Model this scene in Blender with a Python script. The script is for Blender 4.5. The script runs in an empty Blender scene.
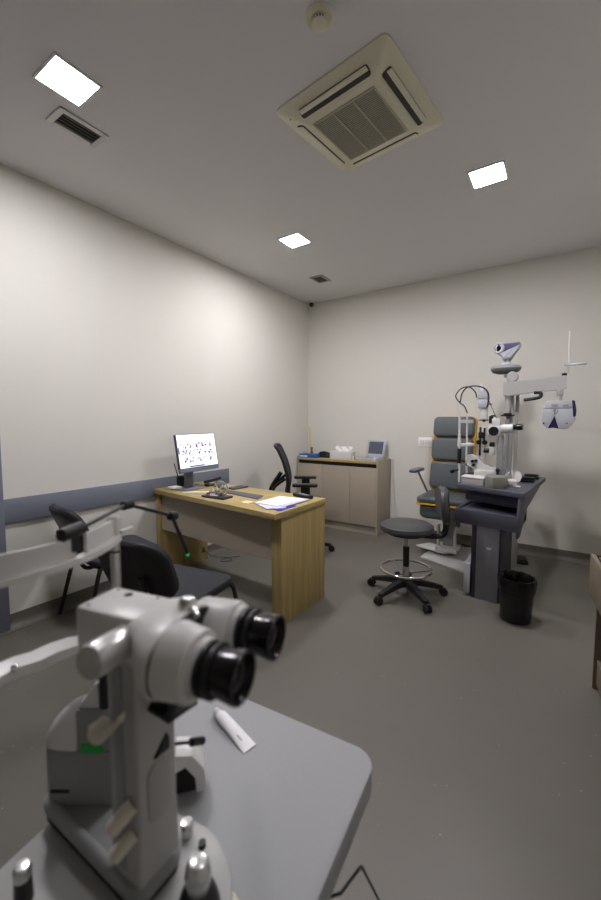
import bpy, bmesh, math, random
from math import pi, sin, cos, radians
from mathutils import Vector as V, Matrix as Mx
random.seed(7)
C = bpy.context.scene.collection
CEIL, BACK, CAMX, CAMZ = 2.821, 4.345, 2.82, 1.30

# ------------------------------------------------------------------ materials
def lin(c):
    return tuple((x/12.92 if x <= .04045 else ((x+.055)/1.055)**2.4) for x in c)
def hexc(h):
    return lin(tuple(int(h[i:i+2], 16)/255 for i in (0, 2, 4)))
MATS = {}
def mat(name, col, rough=.5, metal=0., var=.06, scale=40., bump=0., spec=.5, trans=0., coat=0., ior=1.45):
    m = bpy.data.materials.new(name); m.use_nodes = True
    nt = m.node_tree; b = nt.nodes['Principled BSDF']
    c = hexc(col)
    b.inputs['Roughness'].default_value = rough; b.inputs['Metallic'].default_value = metal
    b.inputs['Specular IOR Level'].default_value = spec; b.inputs['Transmission Weight'].default_value = trans
    b.inputs['Coat Weight'].default_value = coat; b.inputs['IOR'].default_value = ior
    tc = nt.nodes.new('ShaderNodeTexCoord')
    nz = nt.nodes.new('ShaderNodeTexNoise'); nz.inputs['Scale'].default_value = scale; nz.inputs['Detail'].default_value = 4
    nt.links.new(tc.outputs['Object'], nz.inputs['Vector'])
    mx = nt.nodes.new('ShaderNodeMix'); mx.data_type = 'RGBA'
    mx.inputs[6].default_value = tuple(x*(1-var) for x in c)+(1,)
    mx.inputs[7].default_value = tuple(min(1, x*(1+var)) for x in c)+(1,)
    nt.links.new(nz.outputs['Fac'], mx.inputs[0]); nt.links.new(mx.outputs[2], b.inputs['Base Color'])
    if bump:
        bp = nt.nodes.new('ShaderNodeBump'); bp.inputs['Strength'].default_value = bump; bp.inputs['Distance'].default_value = .002
        nt.links.new(nz.outputs['Fac'], bp.inputs['Height']); nt.links.new(bp.outputs['Normal'], b.inputs['Normal'])
    MATS[name] = m
    return m
def emit(name, col, s):
    m = bpy.data.materials.new(name); m.use_nodes = True
    nt = m.node_tree; nt.nodes.clear()
    o = nt.nodes.new('ShaderNodeOutputMaterial'); e = nt.nodes.new('ShaderNodeEmission')
    e.inputs['Color'].default_value = hexc(col)+(1,); e.inputs['Strength'].default_value = s
    nt.links.new(e.outputs[0], o.inputs[0])
    return m
def wood(name, dark, light, sc, rough=.45):
    m = mat(name, light, rough)
    nt = m.node_tree; b = nt.nodes['Principled BSDF']
    tc = nt.nodes.new('ShaderNodeTexCoord'); mp = nt.nodes.new('ShaderNodeMapping')
    mp.inputs['Scale'].default_value = sc
    n1 = nt.nodes.new('ShaderNodeTexNoise'); n1.inputs['Scale'].default_value = 1.; n1.inputs['Detail'].default_value = 6; n1.inputs['Roughness'].default_value = .6
    n1.inputs['Distortion'].default_value = .4
    r = nt.nodes.new('ShaderNodeValToRGB')
    r.color_ramp.elements[0].position = .32; r.color_ramp.elements[0].color = hexc(dark)+(1,)
    r.color_ramp.elements[1].position = .68; r.color_ramp.elements[1].color = hexc(light)+(1,)
    nt.links.new(tc.outputs['Object'], mp.inputs['Vector']); nt.links.new(mp.outputs[0], n1.inputs['Vector'])
    nt.links.new(n1.outputs['Fac'], r.inputs[0]); nt.links.new(r.outputs[0], b.inputs['Base Color'])
    return m
def floor_mat():
    m = mat('vinyl_floor', '67645c', .42, var=.1, scale=2.5)
    nt = m.node_tree; b = nt.nodes['Principled BSDF']
    base = b.inputs['Base Color'].links[0].from_socket
    tc = nt.nodes.new('ShaderNodeTexCoord')
    vo = nt.nodes.new('ShaderNodeTexVoronoi'); vo.inputs['Scale'].default_value = 26
    nt.links.new(tc.outputs['Object'], vo.inputs['Vector'])
    lt = nt.nodes.new('ShaderNodeMath'); lt.operation = 'LESS_THAN'; lt.inputs[1].default_value = .085
    nt.links.new(vo.outputs['Distance'], lt.inputs[0])
    n2 = nt.nodes.new('ShaderNodeTexNoise'); n2.inputs['Scale'].default_value = 9.
    nt.links.new(tc.outputs['Object'], n2.inputs['Vector'])
    gt = nt.nodes.new('ShaderNodeMath'); gt.operation = 'GREATER_THAN'; gt.inputs[1].default_value = .55
    nt.links.new(n2.outputs['Fac'], gt.inputs[0])
    mu = nt.nodes.new('ShaderNodeMath'); mu.operation = 'MULTIPLY'
    nt.links.new(lt.outputs[0], mu.inputs[0]); nt.links.new(gt.outputs[0], mu.inputs[1])
    m2 = nt.nodes.new('ShaderNodeMath'); m2.operation = 'MULTIPLY'; m2.inputs[1].default_value = .55
    nt.links.new(mu.outputs[0], m2.inputs[0])
    mx = nt.nodes.new('ShaderNodeMix'); mx.data_type = 'RGBA'
    mx.inputs[7].default_value = hexc('a79c86')+(1,)
    nt.links.new(m2.outputs[0], mx.inputs[0]); nt.links.new(base, mx.inputs[6]); nt.links.new(mx.outputs[2], b.inputs['Base Color'])
    n3 = nt.nodes.new('ShaderNodeTexNoise'); n3.inputs['Scale'].default_value = 180
    nt.links.new(tc.outputs['Object'], n3.inputs['Vector'])
    bp = nt.nodes.new('ShaderNodeBump'); bp.inputs['Strength'].default_value = .12; bp.inputs['Distance'].default_value = .001
    nt.links.new(n3.outputs['Fac'], bp.inputs['Height']); nt.links.new(bp.outputs['Normal'], b.inputs['Normal'])
    return m

FLOOR = floor_mat()
WALL = mat('painted_wall', 'd6d4cc', .85, var=.015, scale=60, bump=.05, spec=.2)
CEILM = mat('painted_ceiling', 'd8d6d6', .9, var=.01, scale=30, spec=.1)
COVE = mat('vinyl_cove', '67645c', .5, var=.06, scale=6)
RAIL = mat('blue_grey_rail', '767b88', .55, var=.03)
OAK_V = wood('oak_vertical', '94804f', 'ae9a68', (30, 30, 1.6))
OAK_H = wood('oak_horizontal', '998453', 'b5a26e', (1.6, 30, 30))
TAUPE = mat('taupe_laminate', 'a59a8a', .5, var=.03)
TAUPE_D = mat('taupe_laminate_side', 'a39a8b', .5, var=.03)
SLOT = mat('recess_shade', '1c1712', .7)
ACW = mat('cream_plastic', 'd6d2ba', .45, var=.02)
ACD = mat('vent_dark', '3b3a36', .6)
SLATM = mat('vent_slat', 'a8a7a2', .5)
VENTF = mat('vent_frame', 'c2c1bd', .4, metal=.2)
WHITE = mat('white_plastic', 'd2d2d0', .35, var=.02)
WHITEG = mat('white_gloss', 'd9d9d8', .22, var=.02)
PAPER = mat('paper', 'f2f1f0', .7, var=.02)
UGREY = mat('unit_grey_enamel', 'a8a7a5', .35, var=.03)
LGREY = mat('light_grey_enamel', 'd0d0ce', .35, var=.03, scale=80, bump=.03)
LGREYD = mat('grey_enamel', '8f9192', .4, var=.03)
MGREY = mat('mid_grey_plastic', '75787a', .45, var=.04)
CREAMK = mat('cream_knob', 'cfc9b8', .4)
SATIN = mat('satin_enamel', 'd4d4d2', .28, metal=.45, var=.02)
SILVER = mat('satin_silver', 'd0d0d0', .24, metal=.75, var=.02)
CHROME = mat('chrome', 'd8d8d8', .12, metal=1., var=.01)
BLACK = mat('black_plastic', '17171a', .38, var=.1)
BLACKM = mat('black_matt', '1b1b1d', .6, var=.1)
RUBBER = mat('black_rubber', '1d1d20', .45, var=.05)
EYEP = mat('eyepiece_black', '0f0f11', .22, var=.05)
GLASSD = mat('dark_lens', '0a0a10', .05, var=0, coat=.5)
FABRIC = mat('charcoal_fabric', '37383c', .85, var=.22, scale=350, bump=.25, spec=.2)
SHELL = mat('chair_back_shell', '1a1b1e', .5, var=.08)
MESHB = mat('black_mesh_fabric', '2c2d30', .8, var=.25, scale=300, bump=.2)
VINYLB = mat('dark_grey_vinyl', '3f3f40', .42, var=.06, bump=.05)
LEATHER = mat('slate_vinyl', '545a5c', .42, var=.06, scale=20, bump=.05)
YELLOW = mat('yellow_edge', 'd9a322', .45)
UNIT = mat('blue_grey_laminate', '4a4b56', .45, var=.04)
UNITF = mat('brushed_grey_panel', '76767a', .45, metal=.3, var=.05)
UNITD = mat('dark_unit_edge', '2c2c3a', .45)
TABLEG = mat('grey_table_top', '9c9ea0', .5, var=.03, scale=150)
TABLEE = mat('grey_table_edge', '999b9e', .5)
BAG = mat('black_bin_bag', '0c0c0d', .25, var=.1, scale=30, bump=.4)
BLUEBOX = mat('blue_card', '2c5aa8', .5)
PURPLE = mat('blue_violet_card', '3b2fae', .5)
OLIVE = mat('olive_grey_plastic', '7d7d72', .5)
YNOTE = mat('yellow_paper', 'e6dcae', .7)
GREEN = mat('green_label', '23a244', .5)
NAVY = mat('navy_plastic', '23234a', .35)
LAVG = mat('cool_grey_plastic', 'b4b6bd', .4, var=.02)
SCREEND = mat('dim_screen', '545a68', .25)
CLEAR = mat('clear_acrylic', 'ffffff', .04, var=0, trans=1., ior=1.45)
FILM = mat('pale_floor_sheet', 'a9a9a6', .5, var=.1, scale=8)
BROWN = mat('brown_board', '6a5c50', .6)
TAN = mat('shaded_tan_board', '776b5b', .5, var=.03)  # darkened and greyed: the chest's shade is put into this colour
STICK = mat('pale_bamboo', 'd3c493', .6)
CREAMC = mat('cream_rail_plate', 'dcd8c4', .5)
LAMP = emit('lamp_diffuser', 'fefaff', 240.)
LAMP_ADDED = emit('added_lamp_diffuser', 'fefaff', 50.)
SCREEN = emit('lit_screen', 'eef2ff', 1.5)
LED = emit('green_led', '20c070', .6)

def chain(o):
    return (chain(o.parent) if o.parent else Mx()) @ o.matrix_basis
# ------------------------------------------------------------------ mesh builder
class MB:
    def __init__(s): s.bm = bmesh.new(); s.mi = 0; s.done = 0
    def setmat(s, i):       # faces added from here on use material slot i
        s._flush(); s.mi = i; return s
    def _flush(s):
        s.bm.faces.ensure_lookup_table()
        for k in range(s.done, len(s.bm.faces)): s.bm.faces[k].material_index = s.mi
        s.done = len(s.bm.faces)
    def _take(s, b, M=None):
        if M is not None: b.transform(M)
        me = bpy.data.meshes.new('t'); b.to_mesh(me); b.free(); s.bm.from_mesh(me); bpy.data.meshes.remove(me); return s
    def box(s, c, d, b=0., M=None, seg=2):
        t = bmesh.new(); bmesh.ops.create_cube(t, size=1.)
        t.transform(Mx.Translation(V(c)) @ Mx.Diagonal((d[0], d[1], d[2], 1)))
        if b: bmesh.ops.bevel(t, geom=t.edges[:], offset=b, segments=seg, profile=.5, affect='EDGES')
        return s._take(t, M)
    def prism(s, pts, z0, z1, b=0., M=None, seg=2, bev_bottom=True):
        t = bmesh.new()
        vb = [t.verts.new((x, y, z0)) for x, y in pts]; vt = [t.verts.new((x, y, z1)) for x, y in pts]
        n = len(pts)
        fb = t.faces.new(vb[::-1]); ft = t.faces.new(vt)
        for i in range(n): t.faces.new((vb[i], vb[(i+1) % n], vt[(i+1) % n], vt[i]))
        bmesh.ops.recalc_face_normals(t, faces=t.faces[:])
        if b:
            e = set(ft.edges)
            if bev_bottom: e |= set(fb.edges)
            bmesh.ops.bevel(t, geom=list(e), offset=b, segments=seg, profile=.5, affect='EDGES')
        return s._take(t, M)
    def lathe(s, prof, M=None, n=28):
        t = bmesh.new(); rings = []
        for r, z in prof:
            if r < 1e-6: rings.append([t.verts.new((0, 0, z))])
            else: rings.append([t.verts.new((r*cos(2*pi*k/n), r*sin(2*pi*k/n), z)) for k in range(n)])
        for a, b in zip(rings, rings[1:]):
            for k in range(n):
                k2 = (k+1) % n
                if len(a) == 1 and len(b) == 1: continue
                if len(a) == 1: t.faces.new((a[0], b[k], b[k2]))
                elif len(b) == 1: t.faces.new((a[k], a[k2], b[0]))
                else: t.faces.new((a[k], a[k2], b[k2], b[k]))
        for rg in (rings[0], rings[-1]):
            if len(rg) > 1: t.faces.new(rg)
        bmesh.ops.recalc_face_normals(t, faces=t.faces[:])
        return s._take(t, M)
    def cyl(s, p0, p1, r0, r1=None, n=24, b=0.):
        p0, p1 = V(p0), V(p1); r1 = r0 if r1 is None else r1
        d = p1-p0; L = d.length
        M = Mx.Translation(p0) @ d.to_track_quat('Z', 'Y').to_matrix().to_4x4()
        pr = [(r0-b, 0), (r0, b), (r1, L-b), (r1-b, L)] if b else [(r0, 0), (r1, L)]
        return s.lathe(pr, M, n)
    def axis(s, p0, p1, prof, n=28):       # lathe along p0->p1, prof = (radius, distance)
        p0, p1 = V(p0), V(p1); d = p1-p0
        return s.lathe(prof, Mx.Translation(p0) @ d.to_track_quat('Z', 'Y').to_matrix().to_4x4(), n)
    def sph(s, c, r, n=20):
        t = bmesh.new(); bmesh.ops.create_uvsphere(t, u_segments=n, v_segments=n//2, radius=1.)
        r = (r, r, r) if isinstance(r, (int, float)) else r
        return s._take(t, Mx.Translation(V(c)) @ Mx.Diagonal((r[0], r[1], r[2], 1)))
    def tube(s, pts, r, n=10, smooth=6, closed=False):
        P = [V(p) for p in pts]
        if smooth > 1 and len(P) > 2:
            Q = []; N = len(P)
            for i in range(N if closed else N-1):
                if closed: a, b, c, d = P[(i-1) % N], P[i], P[(i+1) % N], P[(i+2) % N]
                else: a, b, c, d = P[max(i-1, 0)], P[i], P[i+1], P[min(i+2, N-1)]
                for k in range(smooth):
                    u = k/smooth
                    Q.append(.5*((2*b)+(c-a)*u+(2*a-5*b+4*c-d)*u*u+(3*b-a-3*c+d)*u**3))
            if not closed: Q.append(P[-1])
            P = Q
        t = bmesh.new(); rings = []; N = len(P); up = None
        for i, p in enumerate(P):
            if closed: d = P[(i+1) % N]-P[i-1]
            else: d = P[min(i+1, N-1)]-P[max(i-1, 0)]
            d.normalize()
            if up is None:
                up = V((0, 0, 1)) if abs(d.z) < .9 else V((1, 0, 0))
            x = d.cross(up).normalized(); up = x.cross(d).normalized()
            rings.append([t.verts.new(p+(x*cos(2*pi*k/n)+up*sin(2*pi*k/n))*r) for k in range(n)])
        for i in range(N if closed else N-1):
            a, b = rings[i], rings[(i+1) % N]
            for k in range(n): t.faces.new((a[k], a[(k+1) % n], b[(k+1) % n], b[k]))
        if not closed: t.faces.new(rings[0][::-1]); t.faces.new(rings[-1])
        bmesh.ops.recalc_face_normals(t, faces=t.faces[:])
        return s._take(t)
    def sweep(s, prof, path, M=None):      # prof in (side, up), path in xy with z ; profile kept upright
        t = bmesh.new(); P = [V(p) for p in path]; N = len(P); rings = []
        for i, p in enumerate(P):
            d = P[min(i+1, N-1)]-P[max(i-1, 0)]; d.z = 0; d.normalize(); x = V((d.y, -d.x, 0))
            rings.append([t.verts.new(p+x*a+V((0, 0, b))) for a, b in prof])
        n = len(prof)
        for a, b in zip(rings, rings[1:]):
            for k in range(n): t.faces.new((a[k], a[(k+1) % n], b[(k+1) % n], b[k]))
        t.faces.new(rings[0][::-1]); t.faces.new(rings[-1])
        bmesh.ops.recalc_face_normals(t, faces=t.faces[:])
        return s._take(t, M)
    def loft(s, rings, M=None):
        t = bmesh.new(); R_ = [[t.verts.new(p) for p in r] for r in rings]; n = len(rings[0])
        for a, b in zip(R_, R_[1:]):
            for k in range(n): t.faces.new((a[k], a[(k+1) % n], b[(k+1) % n], b[k]))
        t.faces.new(R_[0][::-1]); t.faces.new(R_[-1])
        bmesh.ops.recalc_face_normals(t, faces=t.faces[:])
        return s._take(t, M)
    def build(s, name, m, parent=None, world=False, loc=None, smooth=38, rotz=0.):
        s._flush(); bm = s.bm; ms = m if isinstance(m, (list, tuple)) else [m]
        if world and parent is not None: bm.transform(chain(parent).inverted())
        if loc is not None: bm.transform((Mx.Translation(V(loc)) @ Mx.Rotation(rotz, 4, 'Z')).inverted())
        me = bpy.data.meshes.new(name); bm.to_mesh(me); bm.free()
        for q in ms: me.materials.append(q)
        me.shade_smooth(); me.set_sharp_from_angle(angle=radians(smooth))
        o = bpy.data.objects.new(name, me); C.objects.link(o)
        if parent is not None: o.parent = parent
        if loc is not None: o.location = loc; o.rotation_euler.z = rotz
        return o
def rrect(w, h, r, n=5, cx=0., cy=0.):
    r = min(r, w/2-1e-4, h/2-1e-4); out = []
    for (sx, sy, a0) in ((1, 1, 0), (-1, 1, 90), (-1, -1, 180), (1, -1, 270)):
        for k in range(n+1):
            a = radians(a0+90*k/n); out.append((cx+sx*(w/2-r)+r*cos(a), cy+sy*(h/2-r)+r*sin(a)))
    return out
def round_poly(pts, rads, n=8):
    out = []; N = len(pts)
    for i in range(N):
        p = V(pts[i]); a = (V(pts[i-1])-p).normalized(); b = (V(pts[(i+1) % N])-p).normalized(); r = rads[i]
        if r <= 0: out.append(tuple(p)); continue
        ang = a.angle(b); t = r/math.tan(ang/2); c = p+(a+b).normalized()*(r/sin(ang/2))
        s0, s1 = p+a*t-c, p+b*t-c
        a0 = math.atan2(s0.y, s0.x); a1 = math.atan2(s1.y, s1.x); d = (a1-a0+pi) % (2*pi)-pi
        for k in range(n+1): out.append((c.x+r*cos(a0+d*k/n), c.y+r*sin(a0+d*k/n)))
    return out
def frame_mx(o, x, y):                      # local x,y,z -> world axes
    x = V(x).normalized(); y = V(y).normalized(); z = x.cross(y).normalized(); y = z.cross(x)
    return Mx.Translation(V(o)) @ Mx((x, y, z)).transposed().to_4x4()
def thing(name, label, cat, loc=(0, 0, 0), rotz=0., group=None):
    o = bpy.data.objects.new(name, None); C.objects.link(o); o.empty_display_size = .05
    o.matrix_basis = Mx.Translation(V(loc)) @ Mx.Rotation(rotz, 4, 'Z')
    return tag(o, label, cat, group)
def tag(o, label, cat, group=None):
    o['label'] = label; o['category'] = cat
    if group: o['group'] = group
    return o
def copy_tree(o, parent=None):
    c = o.copy(); C.objects.link(c)
    if parent is not None: c.parent = parent
    for ch in list(o.children): copy_tree(ch, c)
    return c
def struct(o): o['kind'] = 'structure'; return o
def lab(o, s): o['label'] = s; return o

# ------------------------------------------------------------------ room shell
X1, Y0 = 3.55, -3.2
struct(MB().box(((X1)/2, (Y0+BACK)/2, -.05), (X1+.4, BACK-Y0+.4, .1)).build('floor', FLOOR))
struct(MB().box(((X1)/2, (Y0+BACK)/2, CEIL+.05), (X1+.4, BACK-Y0+.4, .1)).build('ceiling', CEILM))
struct(MB().box((-.1, (Y0+BACK)/2, CEIL/2), (.2, BACK-Y0, CEIL)).build('wall_left', WALL))
struct(MB().box((X1+.1, (Y0+BACK)/2, CEIL/2), (.2, BACK-Y0, CEIL)).build('wall_right', WALL))
struct(MB().box((X1/2, BACK+.1, CEIL/2), (X1+.4, .2, CEIL)).build('wall_back', WALL))
struct(MB().box((X1/2, Y0-.1, CEIL/2), (X1+.4, .2, CEIL)).build('wall_front', WALL))
cove = [(0, 0), (0, .096), (.0035, .096)] + [(.0035+.045*(1-cos(radians(a))), .05-.047*sin(radians(a))) for a in range(0, 91, 15)] + [(.0485, 0)]
def cove_run(name, a, b):
    return struct(MB().sweep(cove, [a, b]).build(name, COVE, smooth=60))
cove_run('baseboard_left', (0, Y0, 0), (0, BACK, 0))
cove_run('baseboard_back', (0, BACK, 0), (X1, BACK, 0))
cove_run('baseboard_right', (X1, BACK, 0), (X1, Y0, 0))
# wall bumper rail and door casing
o = MB().box((.009, 1.878, .7485), (.018, 1.925, .151), .003).build('trim_1', RAIL); struct(o)
o = MB().box((.014, .865, 1.03), (.028, .10, 2.06), .003).build('trim_2', RAIL); struct(o)
o = MB().box((.014, .365, 2.11), (.028, 1.10, .10), .003).box((.014, -.135, 1.03), (.028, .10, 2.06), .003).build('trim_3', RAIL); struct(o)
o = MB().box((.006, .365, 1.03), (.012, .90, 2.06), .002).build('door_1', LAVG); struct(o)

# ------------------------------------------------------------------ ceiling things
def ceil_light(x, y, label, lm=None):
    t = thing('ceiling_light', label, 'ceiling light', (x, y, CEIL), 0, 'square ceiling lights')
    m = MB()
    for sx, sy, w, d in ((0, .097, .206, .012), (0, -.097, .206, .012), (.097, 0, .012, .182), (-.097, 0, .012, .182)):
        m.box((sx, sy, -.004), (w, d, .008), .002)
    m.build('frame', WHITE, t)
    MB().box((0, 0, -.003), (.182, .182, .005)).build('diffuser', lm or LAMP, t)
    return t
ceil_light(.916, .951, 'square lit ceiling light beside the long slotted vent')
ceil_light(.88, 2.775, 'square lit ceiling light between the air conditioner and the far corner')
ceil_light(2.367, .955, 'added unseen square ceiling light above the near instrument table', LAMP_ADDED)  # extra fitting out of view, added to light the near microscope from above
ceil_light(2.367, 2.734, 'square lit ceiling light above the exam unit, right of the air conditioner')
def vent(x, y, w, d, label, frm, n=7):
    t = thing('ceiling_vent', label, 'vent', (x, y, CEIL), 0, 'slotted ceiling vents')
    m = MB(); e = .028
    for c, s in (((0, d/2-e/2), (w, e)), ((0, -d/2+e/2), (w, e)), ((w/2-e/2, 0), (e, d-2*e)), ((-w/2+e/2, 0), (e, d-2*e))):
        m.box((c[0], c[1], -.004), (s[0], s[1], .008), .002)
    m.build('frame', frm, t)
    MB().box((0, 0, -.0012), (w-2*e, d-2*e, .002)).build('backing', ACD, t)
    m = MB(); iw = w-2*e
    for k in range(n):
        xx = -iw/2+iw*(k+.5)/n
        m.box((0, 0, 0), (iw/n*.55, d-2*e, .0015), 0, Mx.Translation((xx, 0, -.006)) @ Mx.Rotation(radians(40), 4, 'Y'))
    m.build('slat', SLATM, t)
vent(.668, 1.118, .15, .245, 'long grey slotted vent beside the upper left ceiling light', VENTF, 4)
vent(.598, 3.655, .155, .205, 'small dark vent near the far ceiling corner', SLATM, 6)

ac = thing('air_conditioner', 'cream four-way cassette air conditioner in the ceiling', 'air conditioner', (1.914, 1.874, CEIL), radians(-6.3))
o_, i_, dz = .315, .29, -.045
m = MB()
def sq(h, z, r): return [(x, y, z) for x, y in rrect(2*h, 2*h, r)]
m.loft([sq(.307, 0, .03), sq(.307, -.007, .03), sq(.298, -.012, .028), sq(.205, -.046, .012), sq(.195, -.048, .01)])
m.build('panel', ACW, ac)
m = MB()
for k in range(30):
    y = -.165+.33*(k+.5)/30
    m.box((0, y, -.0505), (.336, .0048, .005))
for x in (-.168, -.056, .056, .168): m.box((x, 0, -.051), (.006, .336, .006))
for y in (-.168, .168): m.box((0, y, -.051), (.342, .006, .006))
m.build('grille', mat('grille_plastic', 'b3af9c', .5), ac)
MB().box((0, 0, -.0485), (.336, .336, .002)).build('filter', mat('grille_shadow', '2c2b28', .7), ac)  # dark sheet painting the shade seen between the grille bars
for k in range(4):
    R_ = Mx.Rotation(k*pi/2, 4, 'Z') @ Mx.Translation((0, .240, -.0345)) @ Mx.Rotation(math.atan2(.034, .093), 4, 'X')
    MB().prism(rrect(.38, .046, .012), -.0025, .002, 0, R_).build('air_outlet', ACD, ac)
    if k < 2: MB().box((0, 0, 0), (.372, .040, .003), .001, R_ @ Mx.Translation((0, .001, -.0045))).build('flap', ACW, ac)
    else: MB().box((0, 0, 0), (.37, .024, .003), .001, R_ @ Mx.Translation((0, .011, -.006)) @ Mx.Rotation(radians(-12), 4, 'X')).build('flap', ACW, ac)
m = MB()
for k in range(3): m.cyl((-.255+.014*k, -.245+.01*k, -.026), (-.255+.014*k, -.245+.01*k, -.031), .005, n=10)
m.build('indicator', SLATM, ac)

sd = thing('smoke_detector', 'round white smoke detector on the ceiling', 'smoke detector', (1.995, 1.345, CEIL))
MB().lathe([(0, -.012), (.046, -.012), (.055, -.005), (.055, 0), (0, 0)]).build('base', ACW, sd)
MB().lathe([(0, -.040), (.022, -.039), (.030, -.033), (.031, -.027), (0, -.027)]).build('cap', ACW, sd)
MB().cyl((0, 0, -.028), (0, 0, -.012), .024).build('chamber', ACD, sd)
m = MB()
for k in range(16):
    a = 2*pi*k/16; m.box((.029, 0, -.020), (.005, .005, .017), 0, Mx.Rotation(a, 4, 'Z'))
m.build('vent_rib', ACW, sd)

sc_ = thing('security_camera', 'small black dome camera at the far ceiling corner', 'camera', (.095, 4.27, CEIL))
MB().cyl((0, 0, -.018), (0, 0, 0), .042, b=.004).build('mount', WHITE, sc_)
MB().sph((0, 0, -.034), (.030, .030, .032)).build('dome', BLACK, sc_)

# ------------------------------------------------------------------ sideboard
sb = thing('sideboard', 'taupe three-door sideboard with a wooden top against the back wall', 'cabinet', (.565, 4.2, 0))
def endp(x):
    pts = [(4.06, 0), (4.335, 0), (4.335, .850)]
    pts += [(4.31+.025*cos(radians(a)), .850+.022*sin(radians(a))) for a in (0, 30, 60, 90)]
    pts += [(4.12, .872), (4.075, .862), (4.06, .855)]
    return MB().prism(pts, x, x+.02, .0015, frame_mx((0, 0, 0), (0, 1, 0), (0, 0, 1)))
endp(.012).build('side_panel', TAUPE_D, sb, True); q = endp(1.095)
for v in q.bm.verts: v.co.x += max(0, v.co.y-4.06)*.17
q.build('side_panel', TAUPE_D, sb, True)
MB().box((.5635, 4.195, .832), (1.061, .27, .026), .002).build('top', OAK_H, sb, True)
MB().box((.5635, 4.327, .858), (1.061, .016, .026), .002).build('back_strip', OAK_H, sb, True)
MB().box((.5635, 4.09, .797), (1.061, .01, .044)).build('handle_recess', SLOT, sb, True)  # near-black colour stands for the shade in the gap under the top
for a, b in ((.034, .383), (.387, .759), (.763, 1.093)):
    MB().box(((a+b)/2, 4.071, .438), (b-a, .018, .672), .0015).build('door', TAUPE, sb, True)
MB().box((.5635, 4.105, .05), (1.061, .016, .1)).build('plinth', TAUPE_D, sb, True)
MB().box((.5635, 4.20, .11), (1.061, .23, .016)).box((.5635, 4.325, .46), (1.061, .012, .7)).build('carcass', TAUPE_D, sb, True)
ST = .845
bb = thing('carton', 'flat blue carton with white lettering on the sideboard', 'box', (.155, 4.14, ST), radians(3))
MB().box((0, 0, .024), (.24, .12, .048), .002).build('box', BLUEBOX, bb)
m = MB()
for k, w in enumerate((.012, .018, .01, .02, .014, .018)):
    m.box((-.105+.019*k, -.0604, .02), (w, .001, .018))
m.build('lettering', PAPER, bb)
sk = thing('bamboo_stick', 'tall pale bamboo stick standing in a small dark holder on the sideboard', 'stick', (.09, 4.29, ST))
MB().lathe([(0, 0), (.022, 0), (.018, .05), (.012, .075), (.014, .12), (0, .12)]).build('holder', BROWN, sk)
MB().box((-.012, 0, .235), (.024, .004, .31), .001, Mx.Rotation(radians(-4), 4, 'Y')).build('stick', STICK, sk)
ph = thing('desk_telephone', 'black rounded device on the sideboard behind the blue carton', 'telephone', (.315, 4.258, ST))
MB().loft([[(x, y, z) for x, y in rrect(w, d, .03)] for w, d, z in ((.15, .105, 0), (.15, .105, .015), (.135, .095, .045), (.09, .07, .066), (.04, .04, .07))]).build('body', BLACK, ph)
MB().tube([(-.08, -.03, .035), (-.05, -.03, .06), (0, -.03, .068), (.05, -.03, .06), (.08, -.03, .035)], .012).build('handset', BLACKM, ph)
tb = thing('tissue_box', 'white tissue box with a tissue sticking out, on the sideboard', 'tissue box', (.605, 4.18, ST), radians(3))
MB().box((0, 0, .0475), (.285, .13, .095), .004).build('box', WHITE, tb)
t_ = bmesh.new(); mt = MB(); rings = []
for (z, w, a) in ((.094, .12, .006), (.115, .19, .022), (.14, .215, .018), (.158, .21, .008)):
    rings.append([(.02+w*(k/12-.5), a*sin(k*1.1+z*40)+.006, z+.005*sin(k*.9)) for k in range(13)] + [(.02+w*(k/12-.5), a*sin(k*1.1+z*40)-.006, z+.005*sin(k*.9)) for k in range(12, -1, -1)])
mt.loft(rings).build('tissue', PAPER, tb); t_.free()
for x, y, s in ((.775, 4.13, 'small white vial between the tissue box and the portable device'), (1.062, 4.085, 'small white vial at the front edge of the sideboard, before the portable device')):
    t = thing('vial', s, 'vial', (x, y, ST), 0, 'white vials on the sideboard')
    MB().cyl((0, 0, 0), (0, 0, .034), .011, b=.002).build('body', WHITE, t)
    MB().cyl((0, 0, .034), (0, 0, .05), .007, b=.001).build('cap', PAPER, t)
lp = thing('portable_console', 'grey portable device with an upright dark screen on the sideboard', 'device', (.955, 4.205, ST), radians(-8))
MB().prism([(-.15, -.085), (.135, -.085), (.135, .09), (-.13, .09)], 0, .036, .006).build('body', LAVG, lp)
MB().box((-.02, -.045, .037), (.19, .05, .004), .001).build('keypad', LGREYD, lp)
MB().cyl((0, -.078, .037), (0, -.078, .043), .008).build('dial', BLACK, lp)
Ms = Mx.Translation((.03, .06, .04)) @ Mx.Rotation(radians(-14), 4, 'X')
MB().box((0, 0, .1), (.235, .022, .2), .006, Ms).build('screen_frame', LAVG, lp)
MB().box((0, -.0115, .108), (.19, .002, .145), 0, Ms).build('screen', SCREEND, lp)
MB().box((.03, .06, .04), (.12, .03, .02), .004).build('hinge', LAVG, lp)

wo = thing('wall_outlet', 'white double socket plate on the back wall', 'outlet', (1.548, BACK, 1.072))
MB().box((0, -.004, 0), (.15, .008, .105), .003).build('plate', PAPER, wo)
for x in (-.028, .028):
    MB().box((x, -.009, 0), (.048, .004, .05), .002).build('socket', WHITEG, wo)
tag(MB().tube([(1.175, 4.338, .88), (1.185, 4.335, .80), (1.205, 4.33, .5), (1.215, 4.325, .3), (1.25, 4.29, .03), (1.28, 4.25, .012), (1.5, 4.2, .006)], .004).tube([(1.18, 4.338, .78), (1.195, 4.335, .5), (1.245, 4.33, .25), (1.26, 4.28, .02), (1.40, 4.27, .006)], .003).build('power_cable', WHITE), 'white cable running down the back wall beside the sideboard', 'cable')

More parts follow.
